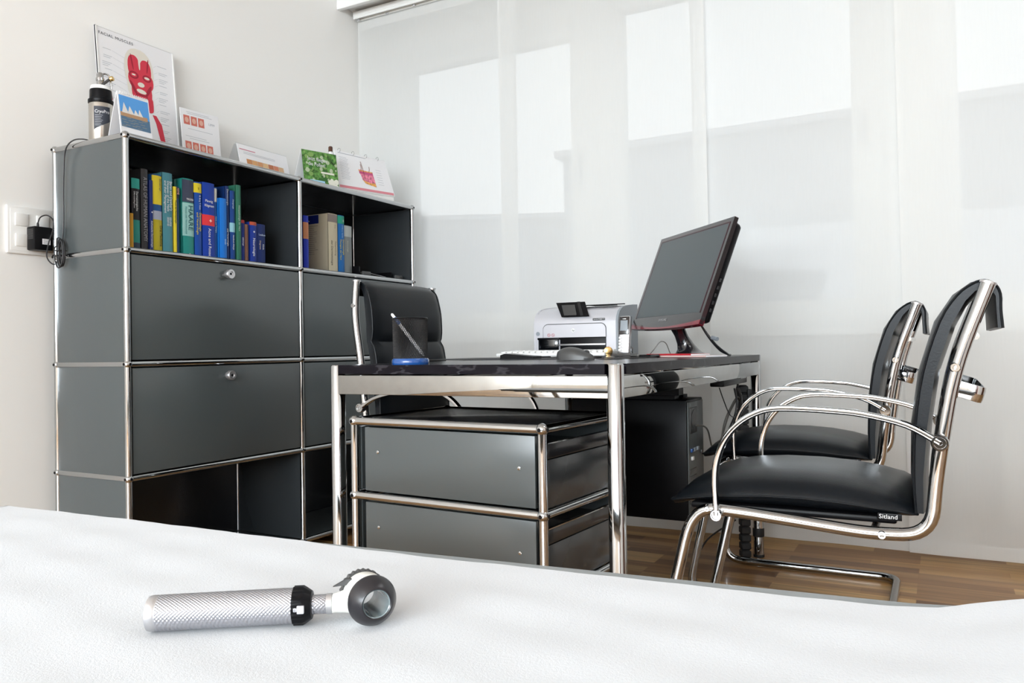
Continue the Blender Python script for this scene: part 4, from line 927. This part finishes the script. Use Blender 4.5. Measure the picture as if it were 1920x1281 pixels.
t = thing('card_reader', 'flat black card reader lying beside the mouse', 'card reader', (.74, -1.035, DT+.0024), .05)
MB().prism([(-.06, 0), (.055, 0), (.055, .008), (-.045, .017), (-.06, .012)], (0, .05, 0), (0, -1, 0), (0, 0, 1), .07).build('body', M['black'], t)

t = thing('table_clock', 'tiny round gold clock on a silver foot before the printer', 'clock', (.945, -1.190, DT), -2.64+pi/2+pi)
b = MB().lathe([(.001, -.004), (.0135, -.004), (.0150, -.002), (.0150, .004), (.0135, .005), (.001, .005)], (0, 0, .0225), (0, 1, 0), 28); b.build('case', M['brass'], t)
MB().lathe([(.0118, 0), (.0118, .0008), (.001, .0008)], (0, -.0046, .0225), (0, -1, 0), 26).build('dial', M['paper'], t)
MB().box((0, -.0060, .0255), (.0008, .0004, .007)).box((.002, -.0060, .0225), (.005, .0004, .0008)).build('hands', M['ink'], t)
MB().lathe([(.022, 0), (.023, .002), (.016, .005), (.006, .008)], n=26).build('foot', M['alu'], t)

# ---- printer (front face towards the couch)
t = thing('laser_printer', 'silver white laser printer with black paper flap on the far desk end', 'printer', (1.20, -.9555, DT), -pi/2+.0)
# local x = right as seen (world -y), local y = away (world +x)
PW, PDp = .343, .215
side = [(0, .007), (0, .130), (.004, .148), (.016, .165), (.035, .178), (.062, .187), (.10, .1925), (.16, .198), (PDp, .2005), (PDp, .007)]
def sideprism(mb, x0, x1, poly): mb.prism([(p[0], p[1]) for p in poly], (x0, 0, 0), (0, 1, 0), (0, 0, 1), x1-x0)
b = MB(); sideprism(b, -PW/2+.006, PW/2-.006, side)
# opening is added as a dark recess block set in the front
bo = b.build('body', M['silver'], t, 35)
for sg in (-1, 1):
    s2 = [(-.001+.002*(0), .006), (-.0005, .131), (.006, .152), (.022, .172), (.050, .186), (.10, .195), (.16, .200), (PDp+.001, .2025), (PDp+.001, .006)]
    b = MB(); sideprism(b, (PW/2-.006 if sg > 0 else -PW/2-.003), (PW/2+.003 if sg > 0 else -PW/2+.006), s2); b.build('side_cover', M['grey_plastic'] if sg > 0 else M['silver'], t, 35)
def fx(px): return -PW/2 + (px-1003)/154*PW
def fz(py): return .008+(663-py)*.00199
def fbox(x0, y0, x1, y1, d0, d1, bev=.001): return ((fx(x0)+fx(x1))/2, (d0+d1)/2, (fz(y0)+fz(y1))/2), (abs(fx(x1)-fx(x0)), abs(d1-d0), abs(fz(y1)-fz(y0))), bev
def addf(mb, *a):
    c, d, bv = fbox(*a); return mb.box(c, d, bev=bv)
addf(MB(), 1052, 629, 1137, 659, -.0012, .004, .0005).build('paper_opening', M['black'], t)
addf(MB(), 1050, 641.5, 1136, 645, -.006, .001, .001).build('output_bar', M['alu'], t)
addf(MB(), 1012, 630, 1050, 655, -.012, .0, .004).build('tray_cover', M['smoked'], t)
addf(MB(), 1011, 629, 1053, 633, -.014, .0, .002).build('tray_lip', M['black'], t)
x0, x1, z0, z1 = fx(1021), fx(1137), fz(629), fz(604)
def rr_(x0, x1, z0, z1, r, n=6):
    o = [(x0, z0), (x1, z0)]
    for cx_, cz_, a0 in ((x1-r, z1-r, 0), (x0+r, z1-r, pi/2)): o += [(cx_+r*math.cos(a0+pi/2*k/n), cz_+r*math.sin(a0+pi/2*k/n)) for k in range(n+1)]
    return o
MB().prism(rr_(x0-.003, x1+.001, z0, z1+.003, .022), (0, -.0005, 0), (1, 0, 0), (0, 0, 1), .0025).build('door_seam', M['dark_grey'], t)
do = MB().prism(rr_(x0, x1, z0, z1, .020), (0, -.0022, 0), (1, 0, 0), (0, 0, 1), -.0025+.0065).build('front_door', M['silver'], t)
MB().lathe([(.0075, 0), (.0075, .0006), (.001, .0006)], (fx(1078), -.0065, fz(616)), (0, -1, 0), 24).build('logo_disc', M['white'], do)
text('logo', 'hp', .011, M['ink'], do, (fx(1078)-.0052, -.0073, fz(616)-.0030), (1, 0, .0), (.2, 0, 1), ext=.0002, sx=.95)
for px in (1032, 1040): MB().ring([(.0062, 0), (.0062, .0005), (.0050, .0005), (.0050, 0)], (fx(px), -.0066, fz(624)), (0, -1, 0), 20).box((fx(px), -.0070, fz(624)), (.008, .0003, .0012), R=Matrix.Rotation(.8, 3, 'Y')).build('warning_mark', M['red'], do)
b = MB().lathe([(.0080, 0), (.0080, .002), (.0064, .002), (.0062, .001), (.001, .001)], (fx(1009.5), 0, fz(621)), (0, -1, 0), 24); b.build('power_button', M['grey_plastic'], t)
MB().box((fx(1124), .0015, fz(596)), (.048, .006, .0085), bev=.001).build('model_plate', M['dark_grey'], t)
text('model_lettering', 'LaserJet P1006', .0056, M['ink_white'], t, (fx(1124)-.020, -.0020, fz(596)-.002), (1, 0, 0), (0, 0, 1), ext=.0001)
b = MB().prism([(-.07, .062), (.12, .062), (.128, .150), (-.085, .150)], (.02, 0, .1925), (1, 0, 0), (0, 1, .06), .004); b.build('output_slot', M['black'], t)
b = MB()
for i in range(12): b.box((.03+i*.008, .115, .1995), (.004, .05, .004))
b.build('slot_ribs', M['dark_grey'], t)
b = MB().slab(V(-.052, -.008, .156), V(.062, -.008, .156), V(.026, .040, .212), V(-.096, .040, .212), .004)
pf = b.build('paper_flap', M['black'], t)
MB().slab(V(-.040, -.0095, .160), V(.012, -.0095, .160), V(-.010, .026, .201), V(-.066, .026, .201), .0025).build('flap_insert', M['dark_grey'], pf)
MB().slab(V(.028, -.0105, .157), V(.040, -.0105, .157), V(.006, .038, .213), V(-.006, .038, .213), .002).build('flap_rib', M['rubber'], pf)
for xx in (-.14, .14): MB().box((xx, .03, .0035), (.03, .03, .007)).build('foot', M['rubber'], t)
for xx in (-.14, .14): MB().box((xx, .18, .0035), (.03, .03, .007)).build('foot', M['rubber'], t)

# ---- cordless phone
t = thing('cordless_phone', 'silver and black cordless phone upright in its charging cradle', 'phone', (.985, -1.233, DT), -pi/2-.0)
cr2 = MB().prism([(-.034, -.035), (.034, -.035), (.030, .040), (-.030, .040)], (0, 0, 0), (1, 0, 0), (0, 1, 0), .014)
cr2.box((0, .018, .022), (.046, .022, .03), bev=.004); cr2.build('cradle', M['black_gloss'], t)
TL_ = Matrix.Rotation(-.16, 3, 'X')
def ph(mb, c, d, bev): return mb.box(TL_ @ Vector(c) + Vector((0, -.004, .008)), d, R=TL_, bev=bev, seg=3)
ho = ph(MB(), (0, 0, .068), (.045, .020, .134), .009).build('handset', M['alu'], t)
ph(MB(), (0, -.0095, .100), (.036, .004, .062), .0018).build('front_panel', M['black_gloss'], ho)
ph(MB(), (0, -.0120, .100), (.026, .001, .036), .0004).build('display', M['grey_plastic'], ho)
for r_ in range(5):
    for c_ in range(3): ph(MB(), (-.0125+c_*.0125, -.0108, .058-r_*.0105), (.0100, .002, .0075), .0008).build('key', M['white'], ho)
ph(MB(), (0, -.0115, .123), (.012, .001, .0022), .0003).build('earpiece_slot', M['alu'], ho)
t = MB().tube(smooth_path([(1.03, -1.225, DT+.004), (1.02, -1.27, DT+.0025), (.97, -1.30, DT+.0025), (.957, -1.325, DT+.004), (.952, -1.345, DT+.022), (.957, -1.368, DT+.050), (.965, -1.385, DT+.045), (.972, -1.397, DT+.012), (.985, -1.405, DT+.0025)], 8), .0016, 8).build('phone_cable', M['cable_grey'])
tag(t, 'thin dark cable arching on the desk between phone and screen', 'cable')

# ---- monitor
t = thing('monitor', 'black computer screen with dark red glossy lower edge, tilted back', 'monitor', (.955, -1.375, -.1094), -2.39); t.scale = (1.146, 1.146, 1.146)
# local x = right as seen from the front, local y = backwards
TB = Matrix.Rotation(-.37, 3, 'X'); Bm = Vector((0, 0, .829))
def mp_(x, y, z): return Bm + TB @ Vector((x, y, z))
def mslab(mb, x0, x1, z0, z1, y0, y1):
    return mb.slab(mp_(x0, y0, z0), mp_(x1, y0, z0), mp_(x1, y0, z1), mp_(x0, y0, z1), y1-y0)
WM, HM = .445, .303
# bezel frame with a bowed lower edge
def lower(x): return -.006*(1-(2*x/WM)**2)
n = 24; b = MB()
outer = [(-WM/2+WM*k/n, lower(-WM/2+WM*k/n)) for k in range(n+1)] + [(WM/2, HM), (-WM/2, HM)]
o_ = mp_(0, 0, 0); xd_ = TB @ Vector((1, 0, 0)); yd_ = TB @ Vector((0, 0, 1))
b.prism(outer, o_+TB @ Vector((0, .012, 0)), xd_, yd_, .012)
bz = b.build('bezel', M['bezel'], t, 30)
rows = []
for q_, ins_ in ((.0115, .003), (.018, .003), (.026, .005), (.032, .010), (.035, .018)):
    pr_ = []
    for cx_, cz_, a0_ in ((WM/2-.016, .022, -pi/2), (WM/2-.016, HM-.022, 0), (-WM/2+.016, HM-.022, pi/2), (-WM/2+.016, .022, pi)):
        pr_ += [mp_(cx_+(.016-ins_)*math.cos(a0_+pi/2*k/5), q_, cz_+(.016-ins_)*math.sin(a0_+pi/2*k/5)) for k in range(6)]
    rows.append(pr_)
MB().loft(rows, closed=True).build('rear_shell', M['black'], t, 40)
sx_, sz0, sz1 = .2045, .034, HM-.0165
mslab(MB(), -sx_, sx_, sz0, sz1, -.0006, .0).build('screen', M['screen'], t)
# red inner edges, chin bow
b = MB()
for (a0, a1, c0, c1) in ((-sx_-.0045, -sx_, sz0-.002, sz1+.004), (sx_, sx_+.0045, sz0-.002, sz1+.004), (-sx_, sx_, sz1, sz1+.004)): mslab(b, a0, a1, c0, c1, -.0008, .0002)
b.build('screen_edge', col_mat('dark_wine', (.045, .006, .014), .15), t)
up_ = [(-WM/2+WM*k/n, .0025+.010*(1-(2*(-WM/2+WM*k/n)/WM)**2)*.2) for k in range(n+1)]; lo_ = [(x, lower(x)-.0022) for x, _ in up_]
lo_ = [(-WM/2+WM*k/n, lower(-WM/2+WM*k/n)-.001) for k in range(n+1)]
up_ = [(x, z+.0045+.0085*abs(2*x/WM)**1.5) for x, z in lo_]
MB().prism(lo_+up_[::-1], mp_(0, .0132, 0), xd_, yd_, .0145).build('red_chin', M['crimson'], t, 30)
text('maker_name', 'SAMSUNG', .0105, M['alu'], t, mp_(-.034, -.0010, .0165), xd_, yd_, ext=.0002, sx=1.05, spacing=1.05)
for k in range(5): MB().box(mp_(WM/2-.0030, .020, .045+.021*k), (.004, .006, .010), R=TB, bev=.001).build('side_button', M['rubber'], t)
# stand
rows = []
for (z, w2, d2, yy) in ((.742, .082, .048, .085), (.747, .078, .045, .085), (.7525, .050, .036, .085), (.762, .034, .030, .082), (.778, .024, .024, .074), (.800, .022, .019, .062), (.818, .030, .018, .052), (.834, .046, .016, .044), (.846, .055, .012, .046)):
    rows.append([(w2*math.cos(2*pi*k/28), yy+d2*math.sin(2*pi*k/28), z) for k in range(28)])
MB().loft(rows, closed=True).build('stand', M['black_gloss'], t, 60)
for (pts_, r_) in (([(-.09+.14, .080, .86), (.05, .105, .82), (.055, .14, .775), (.03, .19, .748), (-.04, .24, .744)], .0030), ([(.03, .09, .86), (.045, .120, .80), (.02, .17, .760), (-.02, .22, .745)], .0026)):
    MB().tube(smooth_path(pts_, 8), r_, 8).build('monitor_cable', M['cable'], t)
MB().cyl((.062, .125, .795), (.082, .13, .79), .006, 12).build('cable_plug', M['grey_plastic'], t)

# ---- booklets and pen next to the monitor
gB = None
def booklet(label, c, rz, w_, d_, z, m, band):
    t = thing('booklet', label, 'booklet', (c[0], c[1], z), rz)
    b = MB().box((0, 0, .0022), (w_, d_, .0040), bev=.0004); b.build('pages', M['paper'], t)
    MB().box((0, 0, .0045), (w_+.001, d_+.001, .0007)).build('cover', m, t); MB().box((0, -d_/2-.0004, .0022), (w_, .0006, .0044)).box((band, 0, .0050), (w_*.25, d_*.9, .0003)).build('cover_band', m if band == 0 else col_mat('orange_print', (.60, .42, .40)), t)
    return t
booklet('thin white booklet, lower one of the two beside the screen foot', (.897, -1.470), 1.104+pi, .250, .095, .7412, M['paper'], .09)
booklet('red covered booklet, on top of the pair beside the screen foot', (.910, -1.440), 1.104+pi, .19, .085, .7465, col_mat('booklet_red', (.42, .02, .03), .35), 0)
t = thing('marker_pen', 'short black marker pen lying left of the booklets', 'pen', (.852, -1.365, DT+.0055), -1.07)
MB().lathe([(.003, -.032), (.0048, -.030), (.0050, .028), (.0035, .030)], (0, 0, 0), (1, 0, 0), 18).build('barrel', M['black'], t)
MB().lathe([(.0053, .004), (.0053, .031), (.0045, .033), (.001, .033)], (0, 0, 0), (1, 0, 0), 18).build('cap', M['black_gloss'], t)

#@@UNDER
# ------------------------------------------------------------------ under the desk
t = thing('computer_tower', 'black computer tower mounted under the desk with its rear ports visible', 'computer', (.830, -1.488, .236), 0)
TWd, TLn, TH = .185, .385, .372
MB().box((TWd/2, TLn/2, TH/2), (TWd, TLn, TH), bev=.003).build('case', M['black'], t)
MB().box((TWd/2, -.0015, TH/2), (TWd-.014, .004, TH-.014), bev=.001).build('rear_plate', mat('grey_steel_plate', (.10, .11, .11), .4, .3), t)
MB().box((.060, -.0045, TH-.065), (.075, .004, .080), bev=.001).build('power_supply', M['dark_grey'], t)
MB().lathe([(.030, 0), (.030, .002), (.001, .002)], (.062, -.0065, TH-.062), (0, -1, 0), 24).build('fan_grille', M['dark_grey'], t)
for k in range(6): MB().box((.048+.0*k, -.0045, .150-.021*k), (.075, .003, .014), bev=.001).build('slot_cover', M['dark_grey'], t)
for (x, z, m_) in ((.035, .215, 'blue_plastic'), (.065, .215, 'grey_plastic'), (.10, .215, 'grey_plastic'), (.04, .19, 'white'), (.145, .20, 'dark_grey')): MB().box((x, -.0065, z), (.018, .006, .011), bev=.001).build('port', M[m_], t)
MB().box((TWd/2, TLn/2, TH+.0285), (.05, .30, .055)).box((TWd/2, TLn/2, TH+.006), (.14, .30, .010)).build('mounting_bracket', M['black'], t)
t = thing('power_strip', 'black power strip fixed under the desk edge beside the right leg', 'power strip', (1.14, -1.548, .656), 0)
MB().box((0, 0, 0), (.34, .045, .026), bev=.004).build('housing', M['black'], t)
for k in range(4): MB().box((.075+.022*k, -.0232, .006), (.010, .002, .005)).build('indicator', M['alu'], t)
for mx_ in (-.06, .12): MB().box((mx_, 0, .037), (.02, .03, .050)).build('mount', M['black'], t)
t = thing('cable_spine', 'black plastic cable duct standing beside the far right desk leg', 'cable duct', (1.385, -1.537, 0), .5)
b = MB()
for k in range(22): b.box((0, 0, .016+.0285*k), (.036, .036, .0265), bev=.004, seg=1)
b.box((0, 0, .32), (.024, .024, .62)); b.build('duct', M['rubber'], t)
MB().box((.010, -.020, .60), (.075, .018, .030), bev=.003).build('strap', M['rubber'], t)
def cable(label, pts, r, m='cable'):
    t = MB().tube(smooth_path(pts, 7), r, 8).build('cable', M[m]); return tag(t, label, 'cable')
cable('grey cable from the computer tower sagging towards the cable duct', [(.90, -1.495, .525), (.93, -1.512, .522), (.99, -1.512, .50), (1.08, -1.500, .44), (1.17, -1.49, .425), (1.26, -1.49, .45), (1.32, -1.50, .52), (1.355, -1.52, .575)], .0028, 'cable_grey')
cable('thin black cable hanging in a slack loop from the power strip end', [(.985, -1.552, .640), (1.02, -1.556, .60), (1.10, -1.555, .548), (1.18, -1.552, .53), (1.24, -1.552, .535), (1.255, -1.55, .56), (1.235, -1.55, .60), (1.23, -1.55, .626)], .0018)
cable('twisted dark cables hanging below the middle of the power strip', [(1.225, -1.545, .626), (1.235, -1.55, .58), (1.225, -1.547, .54), (1.235, -1.53, .50), (1.21, -1.50, .42), (1.16, -1.49, .34), (1.10, -1.49, .27)], .0034)
cable('black cable from strip to duct, upper one of the slanting pair', [(1.27, -1.548, .628), (1.31, -1.548, .600), (1.345, -1.543, .575)], .0032)
cable('black cable from strip to duct, lower one of the slanting pair', [(1.25, -1.548, .628), (1.295, -1.55, .592), (1.338, -1.545, .560)], .0032)
cable('thick black cable dropping beside the right leg into the duct', [(1.365, -1.525, .70), (1.368, -1.528, .66), (1.362, -1.525, .62), (1.372, -1.53, .58)], .0040)
cable('orange brown cable dropping beside the right leg into the duct', [(1.345, -1.530, .70), (1.346, -1.532, .66), (1.342, -1.53, .62), (1.352, -1.53, .58)], .0036)
cable('grey cable arching from the strip over to the duct strap', [(1.15, -1.510, .42), (1.20, -1.515, .51), (1.26, -1.53, .570), (1.31, -1.535, .590), (1.345, -1.535, .585)], .0026, 'cable_grey')
cable('dark cable lying in a curve on the floor under the desk', [(.78, -1.45, .006), (.95, -1.47, .006), (1.06, -1.44, .006), (1.15, -1.40, .006), (1.22, -1.40, .02), (1.27, -1.43, .08), (1.33, -1.48, .12), (1.36, -1.51, .14)], .0032)

#@@SCOPE
# ------------------------------------------------------------------ dermatoscope on the sheet
def knurl():
    m = mat('knurled_aluminium', (.42, .42, .45), .30, .75); nt = m.node_tree; b = nt.nodes['Principled BSDF']; N = nt.nodes.new; L = nt.links.new
    tc = N('ShaderNodeTexCoord'); w1 = N('ShaderNodeTexWave'); w1.bands_direction = 'DIAGONAL'; w1.inputs['Scale'].default_value = 190; L(tc.outputs['Object'], w1.inputs[0])
    mpn = N('ShaderNodeMapping'); mpn.inputs['Scale'].default_value = (1, -1, -1); L(tc.outputs['Object'], mpn.inputs[0])
    w2 = N('ShaderNodeTexWave'); w2.bands_direction = 'DIAGONAL'; w2.inputs['Scale'].default_value = 190; L(mpn.outputs[0], w2.inputs[0])
    a = N('ShaderNodeMath'); a.operation = 'ADD'; L(w1.outputs['Fac'], a.inputs[0]); L(w2.outputs['Fac'], a.inputs[1])
    bp = N('ShaderNodeBump'); bp.inputs['Strength'].default_value = .45; bp.inputs['Distance'].default_value = .0006; L(a.outputs[0], bp.inputs['Height']); L(bp.outputs[0], b.inputs['Normal'])
    return m
M['knurl'] = knurl()
t = thing('dermatoscope', 'handheld dermatoscope with knurled silver handle and black lens ring on the sheet', 'dermatoscope', (-1.1372, -1.6108, .5483), math.atan2(-.753, .658)-.13); t.scale = (.95, .95, .95)
h0 = Vector((0, 0, .0160)); hd = Vector((1, 0, .012)).normalized()
MB().lathe([(.012, 0), (.0143, .0006), (.0150, .003), (.0150, .0075), (.0146, .008), (.0146, .009)], h0, hd, 48).build('end_cap', M['alu'], t)
MB().lathe([(.0146, .009), (.0151, .0095), (.0151, .1215)], h0, hd, 56).build('handle', M['knurl'], t)
co = MB().lathe([(.0150, .1215), (.0156, .1220), (.0156, .1300), (.0152, .1325), (.0118, .1375), (.0085, .1380)], h0, hd, 96, ridges=(14, .0011, (1, 2))).build('dimmer_collar', M['black'], t)
cp_ = h0+hd*.129
MB().box(cp_+Vector((.001, -.0158, .001)), (.0060, .0030, .0068), bev=.0006).box(cp_+Vector((-.0035, -.0160, .001)), (.0030, .0024, .0032), bev=.0005).build('slide_button', M['silver'], co)
text('button_mark', '0', .0030, M['ink'], co, cp_+Vector((-.0045, -.01735, .0000)), (1, 0, 0), (0, 0, 1), ext=.00005)
MB().lathe([(.0082, .1378), (.0082, .1490), (.0076, .1500)], h0, hd, 40).build('neck', M['knurl'], t)
MB().lathe([(.0088, .1500), (.0088, .1545), (.0080, .1550)], h0, hd, 36).build('neck_ring', M['alu'], t)
hc = Vector((.1870, -.002, .0216)); ax = Vector((.345, -.90, .035)).normalized()
# white shell: cone from the neck growing into the head barrel
rows = []
for k in range(9):
    a_ = k/8; c_ = (h0+hd*.155)*(1-a_) + (hc-ax*.007)*a_; r1_ = .0082+(.0118-.0082)*a_**1.2; r2_ = .0082+(.0165-.0082)*a_**1.5
    rows.append([c_ + Vector((0, 1, 0))*r1_*math.cos(2*pi*j/28) + Vector((0, 0, 1))*r2_*math.sin(2*pi*j/28) for j in range(28)])
rows = rows[:7]
MB().loft(rows, closed=True).build('head_shell', col_mat('ivory_plastic', (.74, .73, .68), .3), t, 60)
MB().ring([(.0188, -.020), (.0194, -.017), (.0196, .003), (.0190, .0045), (.0118, .0045), (.0118, -.020)], hc, ax, 56).build('head_barrel', M['c_ivory_plastic'], t)
def gear(mb, r, dr, n, s0, s1, ri):
    x = ax.orthogonal().normalized(); y = ax.cross(x); k = n*6; vs = []
    for s_ in (s0, s1):
        for j in range(k): a_ = 2*pi*j/k; q = r+dr*(.5+.5*math.cos(a_*n)); vs.append(hc+ax*s_+(x*math.cos(a_)+y*math.sin(a_))*q)
    for s_ in (s1, s0):
        for j in range(k): a_ = 2*pi*j/k; vs.append(hc+ax*s_+(x*math.cos(a_)+y*math.sin(a_))*ri)
    fs = [(q*k+j, q*k+(j+1) % k, ((q+1) % 4)*k+(j+1) % k, ((q+1) % 4)*k+j) for q in range(4) for j in range(k)]
    mb.add(vs, fs); return mb
gear(MB(), .0196, .0011, 26, -.0265, -.0195, .0120).build('focus_ring', M['dark_grey'], t)
MB().prism([(-.012, 0), (.008, -.002), (.010, .002), (.0, .004)], hc+Vector((-.021, .012, .011)), (1, 0, .2), (0, 0, 1), .004).build('switch_lever', M['dark_grey'], t)
gear(MB(), .0198, .0006, 30, .0035, .0065, .0125).build('ring_grip', M['black'], t)
MB().ring([(.0212, .006), (.0216, .0075), (.0212, .0095), (.0142, .0215), (.0128, .0222), (.0120, .0215), (.0120, .004), (.0124, .004)], hc, ax, 72).build('contact_ring', mat('satin_black', (.012, .011, .014), .28), t)
MB().ring([(.0119, -.0255), (.0119, .0212), (.0112, .0205), (.0112, -.0255)], hc, ax, 56).build('lens_tube', mat('lens_tube_grey', (.17, .21, .22), .12, 0, .5, .4), t)
MB().lathe([(.0104, 0), (.0104, .0015), (.001, .0018)], hc-ax*.012, ax, 40).build('lens', M['acrylic'], t)
